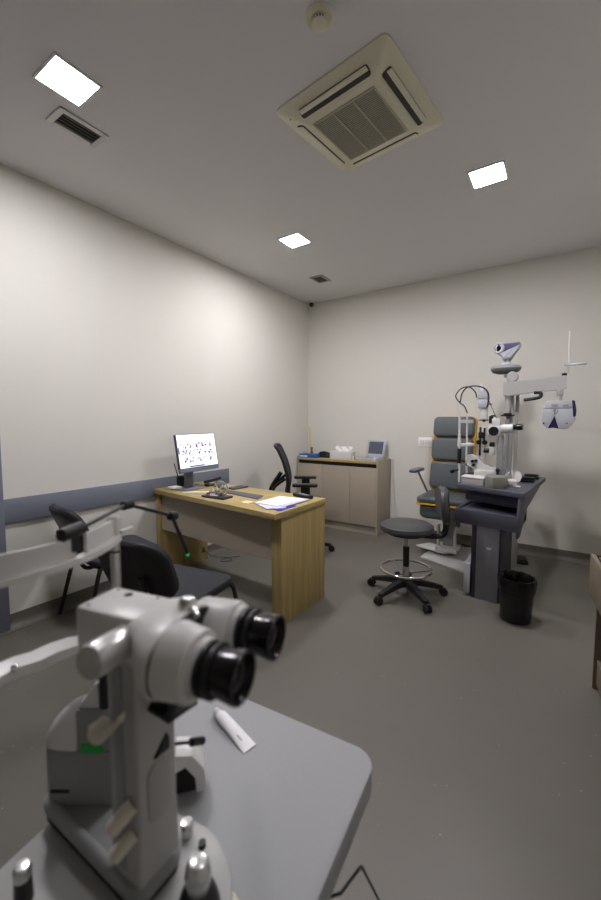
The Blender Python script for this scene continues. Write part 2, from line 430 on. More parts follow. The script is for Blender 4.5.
# ------------------------------------------------------------------ desk
DT = .742
dk = thing('desk', 'oak desk with a grey modesty panel against the left wall', 'desk', (.7, 2.2, 0))
MB().prism([(.022, 1.955), (1.402, 1.818), (1.404, 2.42), (.022, 2.50)], .705, DT, .0015).build('desktop', OAK_H, dk, True)
MB().prism([(1.305, 1.905), (1.386, 1.905), (1.396, 2.418), (1.328, 2.418)], 0, .705, .001).build('side_panel', OAK_V, dk, True)
MB().prism([(.022, 1.975), (.068, 1.975), (.068, 2.49), (.022, 2.49)], 0, .705, .001).build('side_panel', OAK_V, dk, True)
MB().prism([(.068, 1.995), (1.305, 1.93), (1.305, 1.948), (.068, 2.013)], .40, .705).build('modesty_panel', TAUPE, dk, True)
MB().box((.0695, 2.44, .10), (.003, .035, .05), .001).box((.072, 2.44, .10), (.006, .018, .022), .001).build('socket', mat('socket_brown', '6b4630', .5), dk, True)
tag(MB().tube([(.078, 2.44, .10), (.12, 2.50, .03), (.2, 2.60, .005), (.30, 2.58, .005), (.24, 2.50, .005), (.2, 2.56, .005), (.28, 2.7, .005)], .0028).build('desk_cable', BLACK), 'thin dark cable on the floor under the desk', 'cable')

mo = thing('monitor', 'flat monitor showing a white page of small pictures, on the desk', 'monitor', (.262, 2.13, DT), 0)
Mm = frame_mx((.322, 2.197, .918), (-.02, .447, .004), (-.05, 0, .30))      # x along width, y up, z outwards
W2, H2 = .216, .285
mm = MB(); mm.prism(rrect(2*W2, H2, .006, 2, 0, H2/2), -.022, 0, .002, Mm); mm.build('bezel', mat('monitor_bezel', '3d4252', .4), mo, True)
mm = MB(); mm.prism(rrect(2*W2, .035, .004, 2, 0, -.010), -.020, .0, .002, Mm); mm.build('chin', mat('monitor_chin', '6d7480', .4), mo, True)
mm = MB(); mm.box((0, H2/2+.002, .0005), (2*W2-.014, H2-.014, .001), 0, Mm); sm = [SCREEN]
rr = random.Random(3)
for nm, col, n_ in (('crimson', 'b0405a', 16), ('indigo', '5a4aa0', 18), ('violet', 'b088c8', 16), ('grey', '8a8a98', 14)):
    sm.append(emit('icon_'+nm, col, .8)); mm.setmat(len(sm)-1)
    for k in range(n_):
        cx = rr.choice((-.15, -.075, 0, .075, .14)); cy = rr.choice((.075, .135, .19))
        mm.box((cx+rr.uniform(-.028, .028), cy+rr.uniform(-.018, .018), .0015), (rr.uniform(.006, .02), rr.uniform(.006, .02), .0006), 0, Mm)
    if nm == 'indigo': mm.box((-W2+.014, .15, .0015), (.012, .05, .0006), 0, Mm); mm.box((.19, .265, .0015), (.02, .008, .0006), 0, Mm); mm.box((-.03, .018, .0015), (.16, .010, .0006), 0, Mm)
mm.build('screen', sm, mo, True)
MB().box((.252, 2.130, .742+.095), (.024, .085, .19), .004).build('stand_neck', mat('monitor_stand', '5d626c', .4), mo, True)
MB().prism(rrect(.18, .21, .02, 4, .255, 2.125), DT, DT+.012, .003).build('stand_base', mat('monitor_foot', '74777c', .4), mo, True)
pc = thing('pen_cup', 'black pen cup behind the monitor foot on the desk', 'pen cup', (.112, 2.16, DT))
MB().lathe([(0, 0), (.032, 0), (.034, .09), (.030, .09), (.028, .01), (0, .01)]).build('cup', BLACK, pc)
tag(MB().cyl((.115, 2.155, DT+.012), (.075, 2.125, DT+.20), .005, .004, 10).build('pen', BLACKM, loc=(.115, 2.155, DT+.012)), 'dark pen leaning out of the black pen cup', 'pen')
tag(MB().box((.20, 2.03, DT+.0145), (.09, .07, .004), .002).box((.20, 2.03, DT+.022), (.088, .068, .011), .002).build('note_block', PAPER, loc=(.20, 2.03, DT+.0125)), 'white note block on the monitor foot', 'note block')
tag(MB().prism([(.35, 1.985), (.372, 1.972), (.53, 2.10), (.508, 2.118)], DT, DT+.006, .001).build('paper_strip', PAPER, loc=(.44, 2.04, DT)), 'long white strip of paper on the desk before the monitor', 'paper')
hp = thing('hole_punch', 'black hole punch behind the monitor on the desk', 'hole punch', (.30, 2.36, DT), radians(75))
MB().prism(rrect(.15, .07, .01), 0, .018, .004).build('base', BLACK, hp)
MB().box((.0, 0, .05), (.16, .045, .022), .008, Mx.Rotation(radians(-10), 4, 'Y')).build('lever', BLACK, hp)
MB().box((-.04, 0, .03), (.02, .04, .03), .003).box((.04, 0, .03), (.02, .04, .03), .003).build('post', SILVER, hp)
tag(MB().prism(rrect(.10, .06, .012, 4, .42, 2.33), DT, DT+.028, .008).build('paper_pile', PAPER, loc=(.42, 2.33, DT)), 'crumpled white paper behind the glass ornament', 'paper')
pp = thing('trinket', 'small cream and olive trinket behind the glass ornament on the desk', 'trinket', (.50, 2.26, DT))
MB().sph((0, 0, .035), (.04, .03, .035)).build('body', OLIVE, pp)
MB().sph((.045, .01, .02), (.022, .02, .02)).build('cap', CREAMK, pp)
# glass ornament
orn = thing('glass_ornament', 'clear glass ornament with rings on a dark base on the desk', 'ornament', (.722, 1.998, DT), radians(2))
MB().prism(rrect(.22, .11, .01), 0, .014, .003).build('base', mat('dark_wood_base', '33303a', .4), orn)
MB().prism(rrect(.13, .06, .01, 4, -.02, 0), .014, .032, .004).build('plinth', CLEAR, orn)
def ring(c, r, rt, tilt, rz):
    M = Mx.Translation(V(c)) @ Mx.Rotation(rz, 4, 'Z') @ Mx.Rotation(tilt, 4, 'X')
    return [tuple(M @ V((r*cos(2*pi*k/20), 0, r*sin(2*pi*k/20)))) for k in range(20)]
for c, r, tl, rz in (((.045, 0, .068), .05, .1, .3), ((.03, .01, .066), .048, -.2, 1.2), ((.045, -.01, .068), .045, .6, 2.1)):
    MB().tube(ring(c, r, .004, tl, rz), .005, 8, 2, True).build('ring', CLEAR if rz > .5 else SILVER, orn)
MB().tube([(-.09, .02, .033), (-.05, .015, .06), (0, .01, .05), (.04, 0, .035)], .007).build('stem', CLEAR, orn)
tag(MB().prism([(.60, 2.165), (.56, 2.255), (.975, 2.225), (1.03, 2.10)], DT, DT+.006, .001).build('desk_mat', mat('dark_mat', '55545e', .6), loc=(.8, 2.16, DT)), 'dark grey mat lying on the desk behind the ornament', 'mat')
tag(MB().prism([(.52, 2.30), (.535, 2.46), (.62, 2.455), (.61, 2.29)], DT, DT+.012, .003).build('keyboard', mat('dark_keys', '4a4850', .6), loc=(.56, 2.37, DT)), 'dark thin keyboard at the back of the desk', 'keyboard')
tag(MB().prism([(1.0, 1.955), (.985, 2.02), (1.062, 2.015), (1.068, 1.945)], DT, DT+.004, .0005).build('sticky_note', YNOTE, loc=(1.03, 1.98, DT)), 'pale yellow note on the desk beside the papers', 'note')
def sheet(cx, cy, rz, z, m, lbl, w=.21, d=.297, th=.003, grp=None, cat='paper', name='document'):
    M = Mx.Translation((cx, cy, z)) @ Mx.Rotation(radians(rz), 4, 'Z')
    o = MB().prism([(-w/2, -d/2), (w/2, -d/2), (w/2, d/2), (-w/2, d/2)], 0, th, 0).build(name, m)
    o.matrix_basis = M
    return tag(o, lbl, cat, grp)
def leaf(pts, z, th, m_, lbl, grp=None, cat='paper', name='document'):
    cx = sum(p[0] for p in pts)/4; cy = sum(p[1] for p in pts)/4
    return tag(MB().prism(pts, z, z+th, 0).build(name, m_, loc=(cx, cy, z)), lbl, cat, grp)
leaf([(1.372, 1.892), (1.378, 2.08), (1.20, 2.10), (1.19, 1.985)], DT, .004, PURPLE, 'blue-violet folder sticking out under the papers on the desk', None, 'folder', 'folder')
leaf([(1.288, 1.885), (1.365, 1.985), (1.21, 2.12), (1.10, 1.98)], DT+.0042, .003, mat('paper_b', 'dcdcee', .7), 'pale bluish sheet slanting out of the paper pile over the blue folder', 'papers on the desk')
leaf([(1.10, 1.985), (1.345, 1.995), (1.35, 2.29), (1.11, 2.26)], DT+.0074, .003, mat('paper_c', 'c9c9d8', .7), 'greyish middle sheet showing at the right edge of the paper pile', 'papers on the desk')
leaf([(1.115, 1.97), (1.30, 1.965), (1.325, 2.255), (1.115, 2.25)], DT+.0106, .003, PAPER, 'topmost white sheet of the paper pile on the desk', 'papers on the desk')
rm = thing('handset', 'black handset lying at the far right corner of the desk', 'telephone', (1.245, 2.355, DT), radians(-14))
MB().prism(rrect(.19, .052, .018), 0, .024, .006).build('body', BLACK, rm)
MB().box((.0, 0, .0245), (.10, .03, .002), .0005).build('keypad', MGREY, rm)

# ------------------------------------------------------------------ office chair behind the desk
oc = thing('office_chair', 'black mesh-backed office chair with armrests behind the desk', 'chair', (.68, 3.14, 0), radians(33))
m = MB()
m.prism(rrect(.48, .47, .08, 5), .45, .52, .02); m.build('seat', FABRIC, oc)
path = [(-.12, .50), (-.125, .60), (-.11, .70), (-.12, .80), (-.155, .92), (-.20, 1.02), (-.225, 1.06)]
rings = []
for x, z in path:
    w = .215 if z < .95 else .20
    rings.append([(x-.022*(1-(2*k/10-1)**2), w*(2*k/10-1), z) for k in range(11)]+[(x-.022*(1-(2*k/10-1)**2)+.022, w*(2*k/10-1), z) for k in range(10, -1, -1)])
MB().loft(rings).build('backrest', MESHB, oc)
MB().tube([(x+.012, .222, z) for x, z in path]+[(-.23, .15, 1.07), (-.235, 0, 1.075), (-.23, -.15, 1.07)]+[(x+.012, -.222, z) for x, z in path[::-1]], .013).build('back_frame', BLACK, oc)
MB().tube([(-.05, 0, .44), (-.18, 0, .43), (-.27, 0, .52), (-.28, 0, .64), (-.18, 0, .80)], .022).tube([(-.27, 0, .60), (-.23, .12, .68), (-.135, .20, .76)], .015).tube([(-.27, 0, .60), (-.23, -.12, .68), (-.135, -.20, .76)], .015).build('back_support', BLACK, oc)
for s in (-1, 1):
    a = MB().prism(rrect(.235, .085, .03, 5, .055, s*.26), .70, .727, .008).build('armrest', BLACK, oc)
    MB().box((.06, s*.26, .59), (.085, .03, .22), .006).box((.06, s*.235, .47), (.06, .08, .03), .005).build('arm_post', BLACK, a)
MB().cyl((0, 0, .10), (0, 0, .45), .026).build('gas_lift', BLACK, oc)
def starbase(t, R_, a0, m_, zc, hubz, w=.024, castor=BLACK):
    for k in range(5):
        a = a0+2*pi*k/5; R4 = Mx.Rotation(a, 4, 'Z')
        lg = MB().loft([[(x, yy*ww, z+zz*hh) for yy, zz in ((-1, -1), (1, -1), (.8, 1), (-.8, 1))] for x, z, ww, hh in ((.0, hubz, w*1.3, .022), (R_*.4, hubz-.005, w*1.05, .019), (R_*.8, zc+.048, w*.8, .015), (R_, zc+.036, w*.75, .014))], R4).build('base_leg', m_, t)
        c = MB()
        for s in (-1, 1):
            c.axis((R_+.012, s*.006, zc), (R_+.012, s*.024, zc), [(0, 0), (zc-.003, 0), (zc, .004), (zc, .014), (zc-.004, .018), (0, .018)], 20)
        c.cyl((R_, 0, zc), (R_, 0, zc+.05), .008, n=10)
        c.prism(rrect(.05, .05, .02, 4, R_+.005, 0), zc+.012, zc+.032, .006)
        c.bm.transform(R4); c.build('castor', castor, lg)
starbase(oc, .31, radians(-68), BLACK, .03, .10)

# ------------------------------------------------------------------ visitor chairs
def visitor_chair():
    t = thing('visitor_chair', '', 'chair', (0, 0, 0), 0, 'black visitor chairs')
    rings = []     # seat, facing +y
    sec = [(-.22, .415), (-.10, .405), (.05, .405), (.16, .408), (.215, .398), (.235, .38)]
    m = MB(); m.prism(rrect(.46, .44, .06, 5, 0, 0), .415, .452, .014); m.build('seat', FABRIC, t)
    MB().prism(rrect(.44, .42, .06, 5, 0, 0), .403, .4155, .004).build('seat_shell', SHELL, t)
    def outline(k):   # back pad outline as (x, height)
        pts = []
        N = 44
        for i in range(N):
            a = 2*pi*i/N; c, s_ = cos(a), sin(a)
            p = 4. if s_ < 0 else 3.1
            pts.append((.23*k*math.copysign(abs(c)**(2/p), c), .17+.17*k*math.copysign(abs(s_)**(2/p), s_)))
        return pts
    Mb = Mx.Translation((0, -.225, .47)) @ Mx.Rotation(radians(20), 4, 'X')
    def pad(dep, k, mat_, nm):
        rg = []
        for y, kk in dep:
            rg.append([(x, y-.045*(x/.23)**2*-1, z) for x, z in outline(k*kk)])
        return MB().loft(rg, Mb).build(nm, mat_, t)
    pad([(.012, .90), (.004, .98), (-.014, .985)], 1., FABRIC, 'backrest')
    pad([(-.0145, .99), (-.024, .985), (-.036, .93), (-.040, .8)], 1., SHELL, 'back_shell')
    for s in (-1, 1):
        MB().tube([(s*.19, .19, .40), (s*.215, .225, .36), (s*.235, .27, .01)], .0125, 10, 5).build('leg', BLACK, t)
        MB().tube([(s*.19, -.17, .40), (s*.215, -.20, .36), (s*.235, -.29, .01)], .0125, 10, 5).build('leg', BLACK, t)
        MB().tube([(s*.19, .20, .395), (s*.19, 0, .392), (s*.19, -.19, .395)], .0125, 10, 3).build('seat_rail', BLACK, t)
    MB().tube([(-.19, -.16, .395), (0, -.16, .392), (.19, -.16, .395)], .0125).tube([(-.19, .16, .395), (0, .16, .392), (.19, .16, .395)], .0125).build('cross_bar', BLACK, t)
    for s in (-1, 1): MB().tube([(s*.10, -.16, .39), (s*.10, -.235, .40), (s*.10, -.278, .50), (s*.10, -.318, .61)], .012).build('back_bracket', BLACK, t)
    return t
vc = visitor_chair()
vc['label'] = 'black visitor chair with its back to the viewer, drawn up at the desk'
def place(o, x, y, deg): o.matrix_basis = Mx.Translation((x, y, 0)) @ Mx.Rotation(radians(deg), 4, 'Z')
place(vc, 1.155, 1.28, 9)
vc2 = copy_tree(vc)
vc2['label'] = 'black visitor chair against the left wall under the grey rail'
place(vc2, .335, 1.437, -8)

# ------------------------------------------------------------------ stool
st = thing('swivel_stool', 'dark round swivel stool with a chrome foot ring and low backrest', 'stool', (1.884, 2.786, 0))
starbase(st, .27, radians(32), BLACKM, .029, .105, .026, BLACK)
MB().lathe([(0, .49), (.155, .49), (.185, .497), (.196, .515), (.191, .537), (.17, .549), (.10, .553), (0, .551)], n=40).build('seat', VINYLB, st)
MB().cyl((0, 0, .472), (0, 0, .49), .14).build('seat_plate', BLACK, st)
MB().cyl((0, 0, .30), (0, 0, .47), .013).build('piston', CHROME, st)
MB().cyl((0, 0, .225), (0, 0, .375), .023, .024).build('lift_sleeve', BLACK, st)
MB().cyl((0, 0, .08), (0, 0, .225), .025).build('lift_tube', CHROME, st)
MB().cyl((0, 0, .075), (0, 0, .13), .045, .038).build('hub', BLACKM, st)
ringo = MB().tube([(.185*cos(2*pi*k/40), .185*sin(2*pi*k/40), .205) for k in range(40)], .0095, 10, 1, True).build('foot_ring', CHROME, st)
for k in range(3):
    a = radians(20+120*k); MB().cyl((.025*cos(a), .025*sin(a), .17), (.182*cos(a), .182*sin(a), .203), .0045, n=8).build('spoke', CHROME, ringo)
MB().cyl((-.03, -.05, .175), (-.055, -.07, .175), .016, b=.003).build('ring_knob', BLACK, st)
Ab = radians(22)
ux, uy = cos(Ab), sin(Ab)
MB().tube([(.10*ux, .10*uy, .466), (.20*ux, .20*uy, .462), (.255*ux, .255*uy, .475), (.275*ux, .275*uy, .53), (.265*ux, .265*uy, .62)], .021, 12).build('back_arm', BLACK, st)
Mb = frame_mx((.262*ux, .262*uy, .70), (-uy, ux, 0), (-.10*ux, -.10*uy, 1))
rg = []
for zz, k in ((.030, .80), (.022, .95), (.0, 1.), (-.022, .95), (-.032, .8)):
    rg.append([(x*k, y*k, zz*-1+.9*(x*k)**2*-1) for x, y in rrect(.34, .26, .11, 7)])
MB().loft(rg, Mb).build('backrest', VINYLB, st)

# ------------------------------------------------------------------ bin
bn = thing('waste_bin', 'black round waste bin with a bag liner beside the exam unit', 'bin', (2.605, 2.845, 0))
MB().lathe([(0, 0), (.086, 0), (.090, .006), (.107, .280), (.102, .280), (.087, .012), (0, .012)], n=36).build('bucket', BLACK, bn)
rb = random.Random(5); prof = []
m = MB(); N = 48; rings = []
for z, r, j in ((.19, .1055, .003), (.225, .111, .006), (.262, .113, .006), (.287, .112, .007), (.288, .102, .006), (.262, .09, .010), (.22, .085, .010), (.16, .07, .012)):
    ph_ = [rb.uniform(-1, 1) for _ in range(N)]
    rings.append([((r+j*(.6*sin(k*1.7+z*30)+.5*ph_[k]))*cos(2*pi*k/N), (r+j*(.6*sin(k*1.7+z*30)+.5*ph_[k]))*sin(2*pi*k/N), z+.3*j*ph_[k]) for k in range(N)])
m.loft(rings).build('bag_liner', BAG, bn)

# ------------------------------------------------------------------ exam chair
ec = thing('exam_chair', 'slate grey patient chair with yellow edging against the back wall', 'chair', (1.93, 3.85, 0))
Mbk = frame_mx((1.900, 4.045, .60), (1, -.06, 0), (.03, .16, 1))
sh_ = MB(); sh_.prism(rrect(.412, .765, .05, 5, 0, .375), -.035, .022, .01, Mbk); sh_.build('back_shell', YELLOW, ec, True)
for (y0, y1) in ((.02, .292), (.306, .532), (.546, .75)):
    MB().prism(rrect(.396, y1-y0, .045, 6, 0, (y0+y1)/2), .005, .08, .024, Mbk, 4).build('back_cushion', LEATHER, ec, True)
MB().prism(rrect(.47, .48, .05, 6, 1.935, 3.80), .55, .606, .022, None, 4).build('seat_cushion', LEATHER, ec, True)
MB().prism(rrect(.48, .49, .05, 6, 1.935, 3.80), .535, .5495, .004).build('seat_edging', YELLOW, ec, True)
MB().prism(rrect(.44, .44, .08, 6, 1.935, 3.80), .40, .535, .04, None, 4).build('seat_base', LEATHER, ec, True)
MB().box((1.93, 3.92, .24), (.09, .12, .33), .01).build('pedestal', LGREYD, ec, True)
MB().box((1.93, 3.87, .075), (.20, .20, .04), .006).box((1.845, 3.85, .19), (.02, .05, .22), .004).box((2.0, 3.85, .19), (.02, .05, .22), .004).build('pedestal_bracket', WHITE, ec, True)
MB().box((1.93, 4.105, .44), (.12, .04, .42), .01).build('back_hinge', MGREY, ec, True)
MB().prism([(1.63, 3.83), (1.93, 3.74), (2.02, 3.88), (1.72, 3.99)], .045, .06, .003).build('footplate', WHITE, ec, True)
MB().prism([(1.80, 3.88), (1.90, 3.85), (1.90, 3.95), (1.80, 3.95)], .02, .045).build('footplate_stem', WHITE, ec, True)
MB().prism([(1.74, 3.63), (2.245, 3.44), (2.265, 3.98), (2.10, 4.20), (1.76, 4.02)], .001, .02, .003).build('base_plate', FILM, ec, True)
for s, xx in ((-1, 1.695), (1, 2.18)):
    a = MB().prism(rrect(.075, .27, .03, 5, xx, 3.60), .835, .862, .009).build('armrest', LEATHER, ec, True)
    MB().tube([(xx-s*.0, 3.63, .837), (xx-s*.012, 3.70, .76), (xx-s*.035, 3.80, .64), (xx-s*.045, 3.84, .58)], .010).build('arm_bar', LGREYD, a, False)
    for ch in a.children: ch.parent = a
# arm bars are built in scene coordinates: bring them into the chair's frame
for a in [c for c in ec.children if c.name.startswith('armrest')]:
    for ch in a.children:
        ch.data.transform(ec.matrix_basis.inverted())
cb = MB()
for (pts) in ([(2.02, 4.2, .01), (2.1, 4.15, .012), (2.18, 4.22, .012), (2.1, 4.27, .012), (2.2, 4.12, .012), (2.28, 4.2, .012), (2.35, 4.1, .012), (2.4, 4.0, .012)],
              [(1.98, 4.27, .01), (2.12, 4.23, .014), (2.22, 4.27, .014), (2.3, 4.13, .014), (2.22, 4.06, .024), (2.34, 4.02, .012), (2.41, 3.9, .012)]):
    cb.tube(pts, .006)
tag(cb.build('floor_cable', BLACKM), 'tangle of dark cables on the floor behind the patient chair', 'cable')

# ------------------------------------------------------------------ exam unit (column, table, pole, arm)
UT = .81
un = thing('exam_unit', 'grey ophthalmic unit with column, worktop, drawer tray and white pole', 'exam unit', (2.40, 3.3, 0))
rotu = radians(-5.)
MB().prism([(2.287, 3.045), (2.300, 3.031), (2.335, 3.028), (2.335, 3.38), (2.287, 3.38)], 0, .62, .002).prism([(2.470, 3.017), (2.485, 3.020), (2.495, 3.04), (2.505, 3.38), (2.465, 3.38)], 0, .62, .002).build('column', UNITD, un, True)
MB().prism([(2.325, 3.022), (2.474, 3.010), (2.474, 3.36), (2.325, 3.36)], .0, .62, .001).build('column_front', UNITF, un, True)
MB().prism([(2.36, 3.38), (2.52, 3.37), (2.54, 3.62), (2.36, 3.62)], 0, .70, .004).build('column_rear', mat('pale_column', '8d8d88', .5), un, True)
MB().prism([(2.245, 3.02), (2.287, 3.02), (2.287, 3.40), (2.245, 3.40)], .03, .25, .002).build('floor_guard', LAVG, un, True)
MB().prism([(2.395, 3.0085), (2.41, 3.0075), (2.425, 3.0065), (2.41, 3.0065)], .385, .40).build('emblem', LAVG, un, True)
MB().prism([(2.137, 3.205), (2.614, 3.008), (2.705, 4.01), (2.31, 4.10)], UT-.035, UT, .003).build('worktop', UNIT, un, True)
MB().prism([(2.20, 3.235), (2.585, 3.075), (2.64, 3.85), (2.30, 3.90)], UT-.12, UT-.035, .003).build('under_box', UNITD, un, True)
MB().prism([(2.160, 3.045), (2.586, 2.975), (2.61, 3.40), (2.20, 3.46)], .545, .555).prism([(2.160, 3.045), (2.586, 2.975), (2.587, 2.993), (2.162, 3.063)], .555, .650, .002).prism([(2.160, 3.063), (2.178, 3.060), (2.218, 3.44), (2.20, 3.445)], .555, .650).prism([(2.18, 3.40), (2.61, 3.35), (2.61, 3.40), (2.18, 3.45)], .555, .69).build('drawer_tray', UNIT, un, True)
MB().prism([(2.165, 3.063), (2.575, 2.993), (2.60, 3.36), (2.19, 3.42)], .632, .638).build('tray_mat', UNIT, un, True)
# side bracket from worktop to tray
rg = [[(x+dx, y, z) for dx in (0,)] for x, y, z in ()]
Mside = frame_mx((2.592, 2.985, 0), (.09, 1., 0), (0, 0, 1))
MB().prism([(0, .50), (.06, .50), (.30, .66), (.80, .735), (.98, .775), (.04, .775), (.02, .70), (0, .66)], -.016, 0., .001, Mside).build('side_bracket', UNIT, un, True)
# pole
PX, PY = 2.432, 3.75
MB().box((PX, PY, 1.25), (.055, .045, .88), .006).build('pole', UGREY, un, True)
MB().cyl((PX-.012, PY-.034, .84), (PX-.012, PY-.034, 1.32), .017).build('pole_tube', LGREYD, un, True)
MB().box((PX+.052, PY+.03, 1.20), (.025, .03, .80), .004).build('cable_duct', UGREY, un, True)
MB().cyl((PX-.012, PY-.034, 1.345), (PX-.012, PY-.034, 1.372), .032, b=.004).box((PX-.045, PY-.04, 1.352), (.03, .012, .012), .002).box((PX+.025, PY-.04, 1.352), (.03, .012, .012), .002).build('clamp', BLACK, un, True)
MB().cyl((PX-.012, PY-.034, 1.372), (PX-.012, PY-.034, 1.52), .024).build('arm_pivot', UGREY, un, True)
MB().cyl((PX+.012, PY-.055, 1.675), (PX+.012, PY+.03, 1.675), .042, b=.004).build('joint', UGREY, un, True)
arm = MB()
ra = []
for x, y, zb, zt in ((2.385, 3.70, 1.520, 1.628), (2.44, 3.70, 1.515, 1.632), (2.62, 3.685, 1.540, 1.637), (2.80, 3.665, 1.548, 1.655), (2.823, 3.66, 1.56, 1.652)):
    ra.append([(x, y-.03, zb), (x, y+.03, zb), (x, y+.03, zt), (x, y-.03, zt)])
arm.loft(ra).build('arm', UGREY, un, True)
MB().tube([(2.61, 3.655, 1.532), (2.650, 3.65, 1.530), (2.657, 3.645, 1.508), (2.635, 3.64, 1.488), (2.54, 3.63, 1.474)], .014).build('arm_handle', BLACK, un, True)
MB().cyl((PX-.035, PY, 1.67), (PX-.035, PY, 1.71), .02).build('tray_post', UGREY, un, True)
# instrument dish carrying the projector
MB().lathe([(.09, .0285), (.108, .024), (.118, .010), (.116, .004), (.09, .004)], Mx.Translation((2.389, 3.75, 1.747)) @ Mx.Diagonal((1, .6, 1, 1)), 36).build('dish_rim', LGREYD, un, True)
MB().lathe([(0, -.044), (.06, -.043), (.098, -.030), (.115, -.010), (.116, .008), (.105, .024), (.07, .030), (0, .031)], Mx.Translation((2.389, 3.75, 1.747)) @ Mx.Diagonal((1, .6, 1, 1)), 36).build('top_dish', mat('dish_grey', '58595b', .4), un, True)
MB().cyl((2.467, 3.70, 1.63), (2.467, 3.70, 1.72), .003).build('dish_cord', BLACK, un, True)
# projector
pj = thing('chart_projector', 'white chart projector with a dark round lens on top of the unit pole', 'projector', (2.392, 3.75, 1.802))
FX = frame_mx((0, 0, 0), (1, 0, 0), (0, 0, 1))       # profile drawn in x,z and extruded along y
prof = round_poly([(-.042, .158), (-.077, .153), (-.092, .122), (-.084, .088), (-.035, .047), (-.024, .022), (.038, .022), (.056, .055), (.098, .113), (.106, .143), (.095, .156)], (.02, .02, .02, .02, .02, .006, .006, .02, .02, .01, .006), 4)
MB().prism(prof, -.045, .05, .012, FX, 3).build('body', LAVG, pj)
MB().prism([(-.07, .152), (.100, .150), (.098, .133), (-.015, .086), (-.042, .083)], .0495, .0525, .001, FX).build('dark_panel', mat('violet_grey_panel', '4a4a6a', .35), pj)
MB().axis((-.052, -.02, .117), (-.060, -.062, .117), [(0, 0), (.046, 0), (.046, .030), (.042, .038), (.034, .038), (.033, .032), (0, .032)]).build('lens_hood', LAVG, pj)
MB().axis((-.0565, -.047, .117), (-.0585, -.060, .117), [(0, 0), (.0335, 0), (.0335, .004), (0, .007)]).build('lens', GLASSD, pj)
MB().loft([[(x, y, z) for x, y in rrect(w, d, .02, 4, .0, 0)] for w, d, z in ((.10, .07, -.022), (.095, .065, -.010), (.06, .05, -.004), (.05, .045, .0))]).cyl((-.012, 0, 0), (-.012, 0, .03), .01).cyl((.022, 0, 0), (.022, 0, .03), .01).build('foot', LAVG, pj)
# phoropter
pt = thing('phoropter', 'grey and navy phoropter hanging from the end of the white arm', 'phoropter', (2.782, 3.66, 1.345))
MB().box((.0, 0, .19), (.045, .045, .065), .008).cyl((0, 0, .11), (0, 0, .16), .018).build('hanger', UGREY, pt)
for hp_ in ([(-.103, .056), (-.108, .03), (-.110, -.04), (-.098, -.071), (-.0765, -.098), (-.029, -.008), (-.022, .056)], [(-.020, .056), (-.024, -.006), (.008, -.103), (.051, -.103), (.089, -.071), (.108, -.024), (.100, .056)]):
    MB().prism(hp_, -.03, .03, .007, FX, 2).build('lens_housing', LAVG, pt)
MB().prism(round_poly([(-.102, .058), (-.086, .115), (.078, .118), (.090, .058)], (.004, .02, .01, .004), 4), -.030, .030, .005, FX).build('top_bar', LAVG, pt)
MB().prism([(-.027, .0), (.004, -.100), (-.034, -.092), (-.070, -.098)], -.022, .022, .002, FX).build('face_recess', NAVY, pt)
MB().prism(round_poly([(.080, .119), (.098, .117), (.112, .04), (.109, -.008), (.092, -.008)], (.004, .012, .02, .012, .004), 4), -.034, .034, .004, FX).build('side_cover', NAVY, pt)
MB().box((-.03, -.031, .083), (.045, .004, .026), .001).box((.04, -.031, .08), (.035, .004, .014), .001).build('dial_window', LGREYD, pt)
for x in (-.097, .055): MB().cyl((x, -.028, -.058), (x, -.034, -.058), .007).build('dial', MGREY if x > 0 else BLACK, pt)
MB().tube([(-.035, -.031, .045), (-.022, -.032, .015), (-.006, -.031, .045)], .004).build('centre_bar', LGREYD, pt)
rdd = thing('near_point_rod', 'thin upright rod with a small disc above the phoropter arm', 'rod', (2.83, 3.66, 1.652))
MB().cyl((-.025, 0, 0), (-.025, 0, .022), .018, b=.003).build('socket', BLACK, rdd)
MB().cyl((0, 0, -.005), (-.004, 0, .34), .0042, n=10).build('rod', WHITEG, rdd)
MB().lathe([(0, 0), (.066, 0), (.069, .004), (.069, .009), (.066, .013), (0, .013)], Mx.Translation((.045, -.02, .076)) @ Mx.Rotation(radians(9), 4, 'X')).box((-.0, 0, .086), (.06, .016, .014), .002).build('disc', LAVG, rdd)

# slit lamp on the exam unit
SY = 3.45
s2 = thing('table_slit_lamp', 'white slit lamp microscope standing on the exam unit worktop', 'slit lamp', (2.30, SY, UT))
def P2(nm, m_, f, parent=s2): 
    q = MB(); f(q); return q.build(nm, m_, parent, parent is s2) if parent is s2 else q.build(nm, m_, parent)
P2('base', LGREY, lambda q: (q.box((2.29, SY, UT+.022), (.24, .16, .044), .008), q.box((2.30, SY, UT+.07), (.15, .12, .06), .012)))
P2('lower_arm', LGREY, lambda q: (q.loft([[(x, SY-w, zb), (x, SY+w, zb), (x, SY+w, zt), (x, SY-w, zt)] for x, zb, zt, w in ((2.165, .945, 1.024, .03), (2.19, .93, 1.03, .035), (2.24, .905, 1.018, .035), (2.30, .885, .955, .035), (2.385, .87, .925, .03))])))
P2('lamp_post', LGREY, lambda q: (q.box((2.286, SY, 1.13), (.03, .03, .26), .004), q.box((2.279, SY, 1.36), (.05, .04, .10), .006)))
P2('mirror_slot', BLACK, lambda q: (q.box((2.260, SY-.02, 1.14), (.014, .02, .23), .003), q.box((2.290, SY-.02, 1.19), (.014, .02, .12), .003), q.cyl((2.250, SY-.03, 1.132), (2.250, SY+.0, 1.132), .019), q.cyl((2.294, SY-.03, 1.132), (2.294, SY, 1.132), .019), q.box((2.272, SY-.022, 1.19), (.05, .02, .05), .003), q.cyl((2.28, SY-.02, 1.31), (2.28, SY+.02, 1.31), .012), q.box((2.279, SY, 1.312), (.07, .05, .008), .002)))
